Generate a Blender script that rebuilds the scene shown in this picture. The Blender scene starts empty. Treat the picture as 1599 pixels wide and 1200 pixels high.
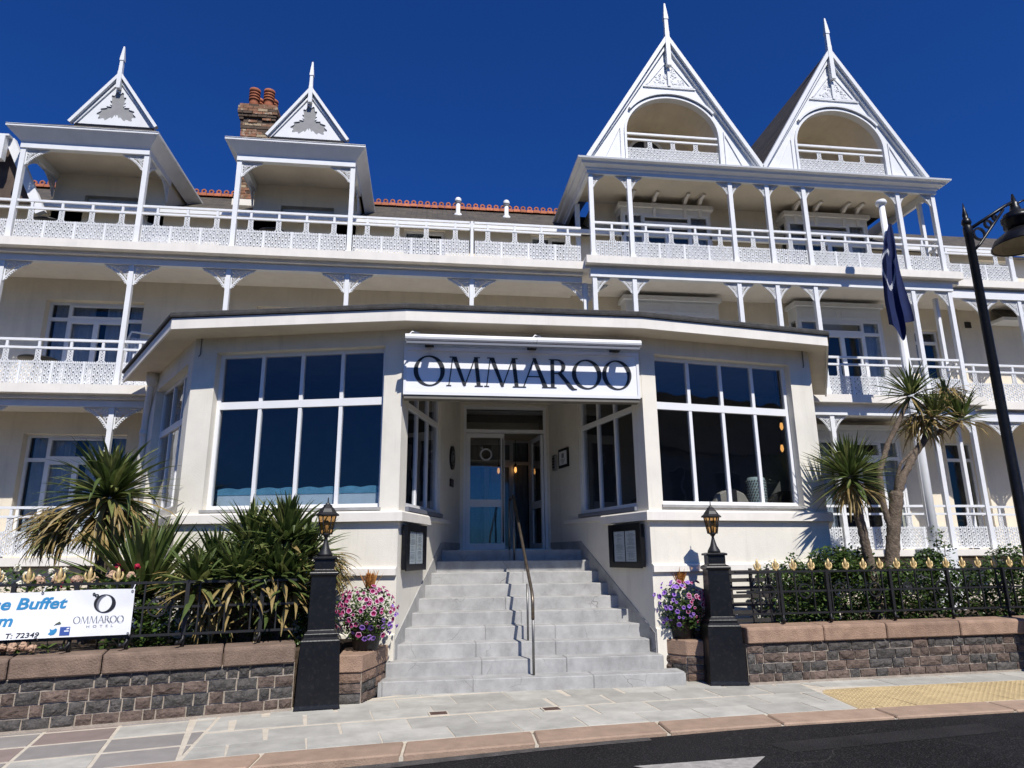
import bpy, bmesh, math, random
from mathutils import Matrix, Vector, Euler, noise
random.seed(7)
R = math.radians
scene = bpy.context.scene
COL = scene.collection

# ------------------------------------------------------------------ camera, sky, sun, exposure
cam_d = bpy.data.cameras.new('camera')
cam = bpy.data.objects.new('camera', cam_d)
COL.objects.link(cam)
cam_d.sensor_width = 36.0
cam_d.lens = 36.0 * 1058.7 / 1599.0
cam_d.clip_start = 0.05
cam_d.clip_end = 3000.0
PITCH, ROLL, YAW = 14.183, -0.540, 7.2325
cam.matrix_world = (Matrix.Translation((0, 0, 1.564)) @ Matrix.Rotation(R(-YAW), 4, 'Z')
                    @ Matrix.Rotation(R(90 + PITCH), 4, 'X') @ Matrix.Rotation(R(ROLL), 4, 'Z'))
scene.camera = cam

SUN_EL, SUN_AZ = 49.0, 14.0          # azimuth measured from the street side towards the right
world = bpy.data.worlds.new('World')
scene.world = world
world.use_nodes = True
wn = world.node_tree
bg = wn.nodes['Background']
sky = wn.nodes.new('ShaderNodeTexSky')
sky.sky_type = 'NISHITA'
sky.sun_disc = False
sky.sun_elevation = R(SUN_EL)
sky.sun_rotation = R(180 - SUN_AZ)
sky.altitude = 0
sky.air_density = 1.0
sky.dust_density = 1.0
sky.ozone_density = 4.0
deep = wn.nodes.new('ShaderNodeMix')            # the saturated blue of a very clear summer sky
deep.data_type = 'RGBA'
deep.blend_type = 'MULTIPLY'
deep.inputs[0].default_value = 1.0
deep.inputs[7].default_value = (0.115, 0.39, 0.96, 1)
wn.links.new(sky.outputs['Color'], deep.inputs[6])
wn.links.new(deep.outputs[2], bg.inputs['Color'])
bg.inputs['Strength'].default_value = 0.088
sun_d = bpy.data.lights.new('sun', 'SUN')
sun_d.energy = 5.0
sun_d.angle = R(0.53)
sun_d.color = (1.0, 0.955, 0.89)
sun = bpy.data.objects.new('sun', sun_d)
COL.objects.link(sun)
tos = Vector((math.sin(R(SUN_AZ)) * math.cos(R(SUN_EL)), -math.cos(R(SUN_AZ)) * math.cos(R(SUN_EL)), math.sin(R(SUN_EL))))
sun.rotation_euler = (-tos).to_track_quat('-Z', 'Y').to_euler()
sun.location = (20, -30, 40)
scene.view_settings.view_transform = 'Standard'
scene.view_settings.look = 'None'
scene.view_settings.exposure = 0.18
scene.view_settings.gamma = 1.0
scene.view_settings.use_curve_mapping = False

# ------------------------------------------------------------------ materials
def nodes_of(name):
    m = bpy.data.materials.new(name)
    m.use_nodes = True
    nt = m.node_tree
    return m, nt, nt.nodes['Principled BSDF']

def N(nt, t, **kw):
    n = nt.nodes.new(t)
    for k, v in kw.items():
        setattr(n, k, v)
    return n

def mat(name, col, rough=0.7, var=0.12, scale=3.0, bump=0.0, bscale=60.0, spec=0.3, col2=None, stain=0.0, metallic=0.0,
        speck=None, per_object=0.0, streak=0.0):
    """colour varied by two noises, optional darker second colour, fine bump, per-object value shift"""
    m, nt, b = nodes_of(name)
    L = nt.links.new
    tc = N(nt, 'ShaderNodeTexCoord')
    geo = N(nt, 'ShaderNodeNewGeometry')
    n1 = N(nt, 'ShaderNodeTexNoise')
    n1.inputs['Scale'].default_value = scale
    n1.inputs['Detail'].default_value = 6
    n1.inputs['Roughness'].default_value = 0.62
    L(geo.outputs['Position'], n1.inputs['Vector'])
    ramp = N(nt, 'ShaderNodeValToRGB')
    c2 = col2 if col2 else tuple(c * (1 - var) for c in col)
    c1 = tuple(min(1, c * (1 + var * 0.5)) for c in col)
    ramp.color_ramp.elements[0].position = 0.32
    ramp.color_ramp.elements[1].position = 0.68
    ramp.color_ramp.elements[0].color = (*c2, 1)
    ramp.color_ramp.elements[1].color = (*c1, 1)
    L(n1.outputs['Fac'], ramp.inputs['Fac'])
    out = ramp.outputs['Color']
    def mixmul(a, colr, fac_socket):
        mx = N(nt, 'ShaderNodeMix', data_type='RGBA')
        L(fac_socket, mx.inputs[0])
        L(a, mx.inputs[6])
        mx.inputs[7].default_value = (*colr, 1)
        return mx.outputs[2]
    if stain > 0:
        n2 = N(nt, 'ShaderNodeTexNoise')
        n2.inputs['Scale'].default_value = 0.7
        n2.inputs['Detail'].default_value = 8
        n2.inputs['Roughness'].default_value = 0.7
        mp = N(nt, 'ShaderNodeMapping')
        mp.inputs['Scale'].default_value = (6.5, 6.5, 0.55) if streak else (3.0, 3.0, 1.0)
        L(geo.outputs['Position'], mp.inputs['Vector'])
        L(mp.outputs['Vector'], n2.inputs['Vector'])
        mr = N(nt, 'ShaderNodeMapRange')
        mr.inputs[1].default_value = 0.52
        mr.inputs[2].default_value = 0.75
        mr.inputs[4].default_value = stain
        L(n2.outputs['Fac'], mr.inputs[0])
        out = mixmul(out, tuple(c * 0.45 for c in col), mr.outputs[0])
    if speck:
        v = N(nt, 'ShaderNodeTexNoise')
        v.inputs['Scale'].default_value = speck[1]
        v.inputs['Detail'].default_value = 2
        L(geo.outputs['Position'], v.inputs['Vector'])
        mr = N(nt, 'ShaderNodeMapRange')
        mr.inputs[1].default_value = 0.55
        mr.inputs[2].default_value = 0.66
        mr.inputs[4].default_value = speck[2]
        L(v.outputs['Fac'], mr.inputs[0])
        out = mixmul(out, speck[0], mr.outputs[0])
    if per_object > 0:
        oi = N(nt, 'ShaderNodeObjectInfo')
        mr = N(nt, 'ShaderNodeMapRange')
        mr.inputs[3].default_value = 1 - per_object
        mr.inputs[4].default_value = 1 + per_object
        L(oi.outputs['Random'], mr.inputs[0])
        hsv = N(nt, 'ShaderNodeHueSaturation')
        L(mr.outputs[0], hsv.inputs['Value'])
        L(out, hsv.inputs['Color'])
        out = hsv.outputs['Color']
    L(out, b.inputs['Base Color'])
    b.inputs['Roughness'].default_value = rough
    b.inputs['Specular IOR Level'].default_value = spec
    b.inputs['Metallic'].default_value = metallic
    if bump > 0:
        nb = N(nt, 'ShaderNodeTexNoise')
        nb.inputs['Scale'].default_value = bscale
        nb.inputs['Detail'].default_value = 5
        L(geo.outputs['Position'], nb.inputs['Vector'])
        bp = N(nt, 'ShaderNodeBump')
        bp.inputs['Strength'].default_value = bump
        bp.inputs['Distance'].default_value = 0.02
        L(nb.outputs['Fac'], bp.inputs['Height'])
        L(bp.outputs['Normal'], b.inputs['Normal'])
    return m

def leaf_mat(name, col, var=0.35, scale=9.0, trans=0.3, rough=0.45):
    m = mat(name, col, rough, var, scale, spec=0.35)
    nt = m.node_tree
    b = nt.nodes['Principled BSDF']
    src = b.inputs['Base Color'].links[0].from_socket
    tr = N(nt, 'ShaderNodeBsdfTranslucent')
    nt.links.new(src, tr.inputs['Color'])
    mx = N(nt, 'ShaderNodeMixShader')
    mx.inputs[0].default_value = trans
    o = nt.nodes['Material Output']
    nt.links.new(b.outputs[0], mx.inputs[1])
    nt.links.new(tr.outputs[0], mx.inputs[2])
    nt.links.new(mx.outputs[0], o.inputs['Surface'])
    return m

def glass_mat(name, tint, refl=1.0, ior=1.52):
    m, nt, b = nodes_of(name)
    nt.nodes.remove(b)
    o = nt.nodes['Material Output']
    t = N(nt, 'ShaderNodeBsdfTransparent')
    t.inputs['Color'].default_value = (*tint, 1)
    g = N(nt, 'ShaderNodeBsdfGlossy')
    g.inputs['Roughness'].default_value = 0.0
    g.inputs['Color'].default_value = (refl, refl, refl, 1)
    f = N(nt, 'ShaderNodeFresnel')
    f.inputs['IOR'].default_value = ior
    geo = N(nt, 'ShaderNodeNewGeometry')
    wv = N(nt, 'ShaderNodeTexNoise')
    wv.inputs['Scale'].default_value = 1.4
    nt.links.new(geo.outputs['Position'], wv.inputs['Vector'])
    bp = N(nt, 'ShaderNodeBump')
    bp.inputs['Strength'].default_value = 0.14
    bp.inputs['Distance'].default_value = 0.03
    nt.links.new(wv.outputs['Fac'], bp.inputs['Height'])
    nt.links.new(bp.outputs['Normal'], g.inputs['Normal'])
    mx = N(nt, 'ShaderNodeMixShader')
    inv = N(nt, 'ShaderNodeMath', operation='SUBTRACT')
    inv.inputs[0].default_value = 1.0
    nt.links.new(geo.outputs['Backfacing'], inv.inputs[1])
    ml = N(nt, 'ShaderNodeMath', operation='MULTIPLY')
    nt.links.new(f.outputs[0], ml.inputs[0])
    nt.links.new(inv.outputs[0], ml.inputs[1])
    nt.links.new(ml.outputs[0], mx.inputs[0])
    nt.links.new(t.outputs[0], mx.inputs[1])
    nt.links.new(g.outputs[0], mx.inputs[2])
    nt.links.new(mx.outputs[0], o.inputs['Surface'])
    return m

M = {}
M['stucco'] = mat('cream_stucco', (0.71, 0.672, 0.58), 0.85, 0.09, 1.6, 0.16, 90, stain=0.30, streak=1)
M['cream'] = mat('cream_render', (0.72, 0.645, 0.51), 0.85, 0.09, 1.2, 0.12, 80, stain=0.26, streak=1)
M['soffit'] = mat('soffit_paint', (0.66, 0.585, 0.46), 0.8, 0.09, 2.0, 0.06, 40, stain=0.15)
M['fascia'] = mat('fascia_paint', (0.74, 0.70, 0.63), 0.7, 0.07, 3.0, stain=0.2, streak=1)
M['white'] = mat('white_gloss_paint', (0.70, 0.71, 0.71), 0.5, 0.06, 4.0, spec=0.3, stain=0.12)
M['lace'] = mat('white_cast_iron', (0.68, 0.69, 0.69), 0.55, 0.10, 7.0, spec=0.25, stain=0.15)
M['upvc'] = mat('white_window_frame', (0.73, 0.735, 0.735), 0.35, 0.03, 5.0, spec=0.45)
M['felt'] = mat('roofing_felt', (0.055, 0.052, 0.050), 0.95, 0.4, 9.0, 0.5, 120, speck=((0.12, 0.115, 0.105), 180, 0.6))
M['slate'] = mat('roof_slate', (0.085, 0.076, 0.066), 0.75, 0.35, 5.0, 0.25, 40, stain=0.3, per_object=0.1, speck=((0.15, 0.125, 0.085), 14, 0.5))
M['terracotta'] = mat('terracotta', (0.40, 0.135, 0.065), 0.8, 0.25, 12.0, 0.2, 60, per_object=0.18)
M['brick'] = mat('chimney_brick', (0.25, 0.115, 0.07), 0.9, 0.55, 7.0, 0.5, 60, col2=(0.13, 0.09, 0.05), speck=((0.42, 0.36, 0.27), 9, 0.7))
M['mortar'] = mat('mortar', (0.34, 0.29, 0.235), 0.95, 0.2, 12.0, 0.4, 80)
M['step'] = mat('stair_granite', (0.355, 0.35, 0.335), 0.8, 0.24, 5.0, 0.15, 120, stain=0.5, speck=((0.55, 0.54, 0.52), 220, 0.3), per_object=0.04)
M['coping_dark'] = mat('weathered_granite_coping', (0.215, 0.150, 0.110), 0.88, 0.3, 7.0, 0.6, 60, stain=0.4, speck=((0.11, 0.085, 0.07), 110, 0.55), per_object=0.10)
M['coping'] = mat('pink_granite_coping', (0.30, 0.20, 0.14), 0.85, 0.25, 7.0, 0.55, 70, stain=0.3, speck=((0.20, 0.12, 0.09), 130, 0.55), per_object=0.12)
M['kerb'] = mat('pink_granite_kerb', (0.365, 0.26, 0.185), 0.85, 0.18, 6.0, 0.45, 90, stain=0.2, speck=((0.25, 0.15, 0.11), 160, 0.5), per_object=0.10)
M['stone_dark'] = mat('dark_blue_stone', (0.075, 0.069, 0.064), 0.85, 0.5, 14.0, 1.0, 34, per_object=0.2, speck=((0.14, 0.12, 0.10), 60, 0.5))
M['stone_brown'] = mat('brown_stone', (0.125, 0.090, 0.072), 0.85, 0.5, 12.0, 1.0, 34, per_object=0.2, speck=((0.07, 0.055, 0.05), 50, 0.5))
M['stone_tan'] = mat('tan_stone', (0.19, 0.125, 0.09), 0.85, 0.3, 12.0, 0.7, 50, per_object=0.2, speck=((0.12, 0.08, 0.06), 60, 0.5))
M['pave_grey'] = mat('grey_paving', (0.42, 0.405, 0.355), 0.85, 0.22, 3.0, 0.2, 110, stain=0.45, per_object=0.12, speck=((0.24, 0.24, 0.23), 200, 0.3))
M['pave_rose'] = mat('rose_paving', (0.25, 0.195, 0.17), 0.85, 0.14, 4.0, 0.2, 110, stain=0.2, per_object=0.10)
M['pave_mauve'] = mat('mauve_grey_paving', (0.255, 0.235, 0.215), 0.85, 0.14, 4.0, 0.2, 110, stain=0.2, per_object=0.12)
M['pave_buff'] = mat('buff_paving', (0.47, 0.36, 0.19), 0.85, 0.14, 5.0, 0.2, 90, stain=0.15, per_object=0.08)
M['joint'] = mat('pale_joint_mortar', (0.55, 0.49, 0.39), 0.95, 0.15, 9.0, 0.3, 100)
M['asphalt'] = mat('asphalt', (0.0165, 0.0155, 0.016), 0.95, 0.5, 0.6, 1.0, 110, spec=0.15, speck=((0.075, 0.07, 0.068), 80, 0.65))
M['patch'] = mat('asphalt_patch', (0.024, 0.022, 0.022), 0.93, 0.4, 2.0, 1.0, 100, spec=0.2, speck=((0.07, 0.066, 0.064), 70, 0.6))
M['grit'] = mat('gutter_grit', (0.11, 0.10, 0.092), 0.95, 0.4, 7.0, 0.9, 120, speck=((0.03, 0.028, 0.028), 60, 0.7))
M['roadpaint'] = mat('white_road_paint', (0.36, 0.34, 0.31), 0.8, 0.3, 14.0, 0.4, 150, stain=0.35)
M['soil'] = mat('garden_soil', (0.085, 0.06, 0.04), 0.95, 0.4, 6.0, 0.9, 30)
M['black'] = mat('black_gloss_paint', (0.007, 0.007, 0.008), 0.35, 0.3, 6.0, 0.06, 50, spec=0.3, speck=((0.10, 0.09, 0.075), 26, 0.06))
M['blackmatt'] = mat('black_iron', (0.014, 0.014, 0.015), 0.5, 0.3, 8.0, spec=0.4)
M['gold'] = mat('gilded_iron', (0.60, 0.44, 0.20), 0.45, 0.25, 20.0, spec=0.5, metallic=0.35)
M['darksteel'] = mat('dull_steel', (0.20, 0.195, 0.185), 0.45, 0.2, 12.0, metallic=0.8)
M['steel'] = mat('brushed_steel', (0.42, 0.41, 0.39), 0.38, 0.15, 12.0, metallic=0.9)
M['bronze'] = mat('worn_bronze_rail', (0.16, 0.13, 0.10), 0.4, 0.3, 14.0, metallic=0.7)
M['navy'] = mat('navy_cloth', (0.008, 0.017, 0.075), 0.85, 0.2, 8.0, 0.15, 160)
M['clothwhite'] = mat('white_cloth', (0.48, 0.49, 0.52), 0.85, 0.05, 8.0)
M['panelgrey'] = mat('grey_painted_panel', (0.27, 0.27, 0.265), 0.8, 0.1, 6.0)
M['vinyl'] = mat('white_banner_vinyl', (0.78, 0.79, 0.80), 0.45, 0.04, 5.0, 0.05, 8)
M['ink'] = mat('black_ink', (0.020, 0.022, 0.028), 0.5, 0.05)
M['inkblue'] = mat('blue_ink', (0.035, 0.23, 0.46), 0.5, 0.15, 20.0)
M['inkgrey'] = mat('grey_ink', (0.16, 0.17, 0.20), 0.5, 0.05)
M['fbblue'] = mat('square_blue_ink', (0.045, 0.09, 0.31), 0.5, 0.05)
M['signwhite'] = mat('white_sign_face', (0.80, 0.805, 0.82), 0.25, 0.03, 3.0, spec=0.5)
M['paper'] = mat('menu_paper', (0.66, 0.68, 0.70), 0.7, 0.05, 12.0)
M['curtain'] = mat('net_curtain', (0.50, 0.52, 0.56), 0.9, 0.12, 6.0)  # blue-grey tint of the reflected sky is put into the cloth colour
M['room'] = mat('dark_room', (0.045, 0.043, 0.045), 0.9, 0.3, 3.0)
M['inwall'] = mat('interior_wall', (0.16, 0.15, 0.13), 0.9, 0.15, 3.0)
M['infloor'] = mat('interior_floor', (0.075, 0.055, 0.04), 0.6, 0.2, 3.0)
M['blind'] = mat('pale_blue_fabric', (0.60, 0.71, 0.76), 0.9, 0.06, 8.0)
M['aqua'] = mat('aqua_fabric', (0.14, 0.36, 0.50), 0.9, 0.2, 8.0)
M['mint'] = mat('mint_ceramic', (0.50, 0.62, 0.57), 0.4, 0.08, 6.0)
M['darkchair'] = mat('dark_upholstery', (0.035, 0.032, 0.03), 0.8, 0.2, 6.0)
M['creamchair'] = mat('cream_upholstery', (0.50, 0.44, 0.34), 0.85, 0.1, 6.0)
M['bark'] = mat('palm_bark', (0.15, 0.115, 0.085), 0.95, 0.45, 18.0, 0.9, 40)
M['leaf'] = leaf_mat('strap_leaf_green', (0.088, 0.125, 0.033))
M['leaf2'] = leaf_mat('strap_leaf_lime', (0.20, 0.22, 0.07))
M['dead'] = leaf_mat('dry_strap_leaf', (0.30, 0.22, 0.085), trans=0.2)
M['hedge'] = leaf_mat('hedge_leaf', (0.042, 0.075, 0.018), rough=0.35, trans=0.2)
M['hedge2'] = leaf_mat('young_hedge_leaf', (0.085, 0.14, 0.028), rough=0.35)
M['hydleaf'] = leaf_mat('hydrangea_leaf', (0.11, 0.17, 0.035))
M['petmag'] = mat('magenta_petal', (0.26, 0.012, 0.085), 0.6, 0.25, 30.0)
M['petpink'] = mat('pale_pink_petal_edge', (0.62, 0.36, 0.50), 0.6, 0.2, 30.0)
M['petvio'] = mat('violet_petal', (0.24, 0.10, 0.46), 0.6, 0.3, 30.0)
M['petviolight'] = mat('lilac_petal', (0.42, 0.25, 0.62), 0.6, 0.2, 30.0)
M['orange'] = leaf_mat('orange_dry_frond', (0.52, 0.24, 0.07))
M['rosewhite'] = mat('white_rose_petal', (0.74, 0.70, 0.56), 0.6, 0.08, 30.0)
M['rosered'] = mat('crimson_rose_petal', (0.42, 0.012, 0.05), 0.6, 0.2, 30.0)
M['hydr'] = mat('faded_hydrangea_petal', (0.46, 0.30, 0.20), 0.7, 0.3, 40.0)
M['amber'] = glass_mat('amber_lantern_glass', (0.76, 0.58, 0.36))
M['glass'] = glass_mat('window_glass', (0.80, 0.83, 0.85))
M['glassdark'] = glass_mat('tinted_window_glass', (0.78, 0.80, 0.82), 1.0, 1.66)
M['glassdoor'] = glass_mat('door_glass', (0.70, 0.72, 0.74), 1.0, 1.95)
M['glassclear'] = glass_mat('clear_glass', (0.90, 0.92, 0.92))
M['lampwhite'] = mat('lamp_reflector', (0.42, 0.36, 0.26), 0.5, 0.2, 8.0)
M['glow'] = mat('bulb_glass', (0.8, 0.5, 0.2), 0.4)
_b = M['glow'].node_tree.nodes['Principled BSDF']
_b.inputs['Emission Color'].default_value = (1.0, 0.46, 0.12, 1)
_b.inputs['Emission Strength'].default_value = 1.3
M['iron'] = mat('rusty_iron_cover', (0.12, 0.075, 0.06), 0.8, 0.35, 22.0, 0.4, 90, metallic=0.2)
M['housewall'] = mat('house_wall_far', (0.42, 0.39, 0.34), 0.9, 0.1)

# cracks on the stair granite
def add_cracks(m, scale, width, strength):
    nt = m.node_tree
    b = nt.nodes['Principled BSDF']
    src = b.inputs['Base Color'].links[0].from_socket
    geo = N(nt, 'ShaderNodeNewGeometry')
    nz = N(nt, 'ShaderNodeTexNoise')
    nz.inputs['Scale'].default_value = 5.0
    nt.links.new(geo.outputs['Position'], nz.inputs['Vector'])
    ad = N(nt, 'ShaderNodeVectorMath', operation='MULTIPLY_ADD')
    ad.inputs[1].default_value = (0.16, 0.16, 0.16)
    nt.links.new(nz.outputs['Color'], ad.inputs[0])
    nt.links.new(geo.outputs['Position'], ad.inputs[2])
    v = N(nt, 'ShaderNodeTexVoronoi', feature='DISTANCE_TO_EDGE')
    v.inputs['Scale'].default_value = scale
    nt.links.new(ad.outputs[0], v.inputs['Vector'])
    mr = N(nt, 'ShaderNodeMapRange')
    mr.inputs[1].default_value = 0.0
    mr.inputs[2].default_value = width
    mr.inputs[3].default_value = strength
    mr.inputs[4].default_value = 0.0
    nt.links.new(v.outputs['Distance'], mr.inputs[0])
    n2 = N(nt, 'ShaderNodeTexNoise')
    n2.inputs['Scale'].default_value = 2.2
    nt.links.new(geo.outputs['Position'], n2.inputs['Vector'])
    m2 = N(nt, 'ShaderNodeMapRange')
    m2.inputs[1].default_value = 0.48
    m2.inputs[2].default_value = 0.62
    nt.links.new(n2.outputs['Fac'], m2.inputs[0])
    ml = N(nt, 'ShaderNodeMath', operation='MULTIPLY')
    nt.links.new(mr.outputs[0], ml.inputs[0])
    nt.links.new(m2.outputs[0], ml.inputs[1])
    mx = N(nt, 'ShaderNodeMix', data_type='RGBA')
    nt.links.new(ml.outputs[0], mx.inputs[0])
    nt.links.new(src, mx.inputs[6])
    mx.inputs[7].default_value = (0.10, 0.09, 0.08, 1)
    nt.links.new(mx.outputs[2], b.inputs['Base Color'])
add_cracks(M['step'], 1.7, 0.006, 0.85)
add_cracks(M['asphalt'], 0.5, 0.004, 0.5)

def slate_courses(m, sx, sz):
    """thin dark lines between the slate courses of a roof too far off to tell slates apart"""
    nt = m.node_tree
    b = nt.nodes['Principled BSDF']
    src = b.inputs['Base Color'].links[0].from_socket
    geo = N(nt, 'ShaderNodeNewGeometry')
    mp = N(nt, 'ShaderNodeMapping')
    mp.inputs['Rotation'].default_value = (R(90), 0, 0)
    nt.links.new(geo.outputs['Position'], mp.inputs['Vector'])
    br = N(nt, 'ShaderNodeTexBrick')
    br.inputs['Scale'].default_value = 1.0
    br.inputs['Brick Width'].default_value = sx
    br.inputs['Row Height'].default_value = sz
    br.inputs['Mortar Size'].default_value = 0.006
    br.inputs['Color1'].default_value = (1.15, 1.1, 1.0, 1)
    br.inputs['Color2'].default_value = (0.75, 0.75, 0.75, 1)
    br.inputs['Mortar'].default_value = (0.35, 0.35, 0.35, 1)
    nt.links.new(mp.outputs['Vector'], br.inputs['Vector'])
    mx = N(nt, 'ShaderNodeMix', data_type='RGBA', blend_type='MULTIPLY')
    mx.inputs[0].default_value = 1.0
    nt.links.new(src, mx.inputs[6])
    nt.links.new(br.outputs['Color'], mx.inputs[7])
    nt.links.new(mx.outputs[2], b.inputs['Base Color'])
slate_courses(M['slate'], 0.26, 0.11)

# ------------------------------------------------------------------ mesh helpers
WM = {}                                        # world matrices of what has been built

def frame(x, y, ang, z=0.0):
    """local axes: x along a wall, y into it, z up"""
    return Matrix.Translation((x, y, z)) @ Matrix.Rotation(ang, 4, 'Z')

class MB:
    def __init__(self, mats=None):
        self.v, self.f, self.mi, self.sm = [], [], [], []
        self.X = Matrix.Identity(4)
        self.m = 0
        self.smooth = False
    def at(self, X):
        self.X = X
        return self
    def _add(self, vs, fs):
        o = len(self.v)
        X = self.X
        self.v.extend([tuple(X @ Vector(p)) for p in vs])
        for f in fs:
            self.f.append([o + i for i in f])
            self.mi.append(self.m)
            self.sm.append(self.smooth)
    def box(self, x0, x1, y0, y1, z0, z1):
        self._add([(x0, y0, z0), (x1, y0, z0), (x1, y1, z0), (x0, y1, z0), (x0, y0, z1), (x1, y0, z1), (x1, y1, z1), (x0, y1, z1)],
                  [(0, 3, 2, 1), (4, 5, 6, 7), (0, 1, 5, 4), (1, 2, 6, 5), (2, 3, 7, 6), (3, 0, 4, 7)])
        return self
    def prism_z(self, poly, z0, z1):
        n = len(poly)
        a = sum(poly[i][0] * poly[(i + 1) % n][1] - poly[(i + 1) % n][0] * poly[i][1] for i in range(n))
        if a < 0:
            poly = poly[::-1]
        vs = [(p[0], p[1], z0) for p in poly] + [(p[0], p[1], z1) for p in poly]
        self._add(vs, [tuple(range(n))[::-1], tuple(range(n, 2 * n))] + [(i, (i + 1) % n, n + (i + 1) % n, n + i) for i in range(n)])
        return self
    def prism_y(self, poly, y0, y1):
        """polygon in x-z, seen from -y, pushed from y0 back to y1"""
        n = len(poly)
        a = sum(poly[i][0] * poly[(i + 1) % n][1] - poly[(i + 1) % n][0] * poly[i][1] for i in range(n))
        if a < 0:
            poly = poly[::-1]
        vs = [(p[0], y0, p[1]) for p in poly] + [(p[0], y1, p[1]) for p in poly]
        self._add(vs, [tuple(range(n)), tuple(range(n, 2 * n))[::-1]] + [(i, n + i, n + (i + 1) % n, (i + 1) % n) for i in range(n)])
        return self
    def prism_x(self, poly, x0, x1):
        """polygon in y-z pushed along x"""
        n = len(poly)
        a = sum(poly[i][0] * poly[(i + 1) % n][1] - poly[(i + 1) % n][0] * poly[i][1] for i in range(n))
        if a < 0:
            poly = poly[::-1]
        vs = [(x0, p[0], p[1]) for p in poly] + [(x1, p[0], p[1]) for p in poly]
        self._add(vs, [tuple(range(n))[::-1], tuple(range(n, 2 * n))] + [(i, (i + 1) % n, n + (i + 1) % n, n + i) for i in range(n)])
        return self
    def strip_y(self, pts, w, y0, y1):
        """bars along a polyline in x-z (width w), pushed from y0 to y1, mitred"""
        n = len(pts)
        L, Rr = [], []
        for i in range(n):
            a = Vector(pts[max(i - 1, 0)]); b = Vector(pts[i]); c = Vector(pts[min(i + 1, n - 1)])
            d1 = (b - a).normalized() if i > 0 else (c - b).normalized()
            d2 = (c - b).normalized() if i < n - 1 else d1
            n1 = Vector((-d1.y, d1.x)); n2 = Vector((-d2.y, d2.x))
            mi = (n1 + n2).normalized()
            k = w / 2 / max(0.4, mi.dot(n1))
            L.append(b + mi * k); Rr.append(b - mi * k)
        vs = []
        for i in range(n):
            vs += [(L[i].x, y0, L[i].y), (Rr[i].x, y0, Rr[i].y), (Rr[i].x, y1, Rr[i].y), (L[i].x, y1, L[i].y)]
        fs = []
        for i in range(n - 1):
            for k in range(4):
                fs.append((4 * i + k, 4 * i + (k + 1) % 4, 4 * i + 4 + (k + 1) % 4, 4 * i + 4 + k))
        fs += [(3, 2, 1, 0), tuple(4 * (n - 1) + k for k in range(4))]
        self._add(vs, fs)
        return self
    def sweep_plan(self, path, prof):
        """profile [(out, z)...] swept along a plan polyline; out is to the right of the direction of travel"""
        n = len(path); k = len(prof)
        vs = []
        for i in range(n):
            a = Vector(path[max(i - 1, 0)]); b = Vector(path[i]); c = Vector(path[min(i + 1, n - 1)])
            d1 = (b - a).normalized() if i > 0 else (c - b).normalized()
            d2 = (c - b).normalized() if i < n - 1 else d1
            n1 = Vector((d1.y, -d1.x)); n2 = Vector((d2.y, -d2.x))
            mi = (n1 + n2).normalized()
            q = 1 / max(0.35, mi.dot(n1))
            for (o, z) in prof:
                p = b + mi * (o * q)
                vs.append((p.x, p.y, z))
        fs = []
        for i in range(n - 1):
            for j in range(k):
                fs.append((i * k + j, i * k + (j + 1) % k, (i + 1) * k + (j + 1) % k, (i + 1) * k + j))
        fs += [tuple(range(k))[::-1], tuple((n - 1) * k + j for j in range(k))]
        self._add(vs, fs)
        return self
    def tube(self, pts, r, n=8, caps=True):
        pts = [Vector(p) for p in pts]
        rs = r if isinstance(r, (list, tuple)) else [r] * len(pts)
        vs = []
        up = Vector((0.03, 0.02, 1))
        prev = None
        for i, p in enumerate(pts):
            d = (pts[min(i + 1, len(pts) - 1)] - pts[max(i - 1, 0)]).normalized()
            if prev is None:
                s = d.cross(up if abs(d.z) < 0.95 else Vector((1, 0.03, 0))).normalized()
            else:
                s = (prev - d * prev.dot(d)).normalized()
            prev = s
            t = d.cross(s)
            for k in range(n):
                a = 2 * math.pi * k / n
                q = p + (s * math.cos(a) + t * math.sin(a)) * rs[i]
                vs.append(tuple(q))
        fs = []
        for i in range(len(pts) - 1):
            for k in range(n):
                fs.append((i * n + k, i * n + (k + 1) % n, (i + 1) * n + (k + 1) % n, (i + 1) * n + k))
        if caps:
            fs += [tuple(range(n))[::-1], tuple((len(pts) - 1) * n + k for k in range(n))]
        s0 = self.smooth
        self.smooth = n > 5
        self._add(vs, fs)
        self.smooth = s0
        return self
    def lathe(self, cx, cy, prof, n=16, square=False):
        """profile [(r, z)...]; square gives a four-sided taper with faces along x and y"""
        if square:
            n = 4
        vs = []
        for (r, z) in prof:
            for k in range(n):
                a = 2 * math.pi * (k + (0.5 if square else 0)) / n
                rr = r * (math.sqrt(2) if square else 1)
                vs.append((cx + rr * math.cos(a), cy + rr * math.sin(a), z))
        fs = []
        for i in range(len(prof) - 1):
            for k in range(n):
                fs.append((i * n + k, i * n + (k + 1) % n, (i + 1) * n + (k + 1) % n, (i + 1) * n + k))
        fs += [tuple(range(n))[::-1], tuple((len(prof) - 1) * n + k for k in range(n))]
        s0 = self.smooth
        self.smooth = not square and n > 6
        self._add(vs, fs)
        self.smooth = s0
        return self
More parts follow.
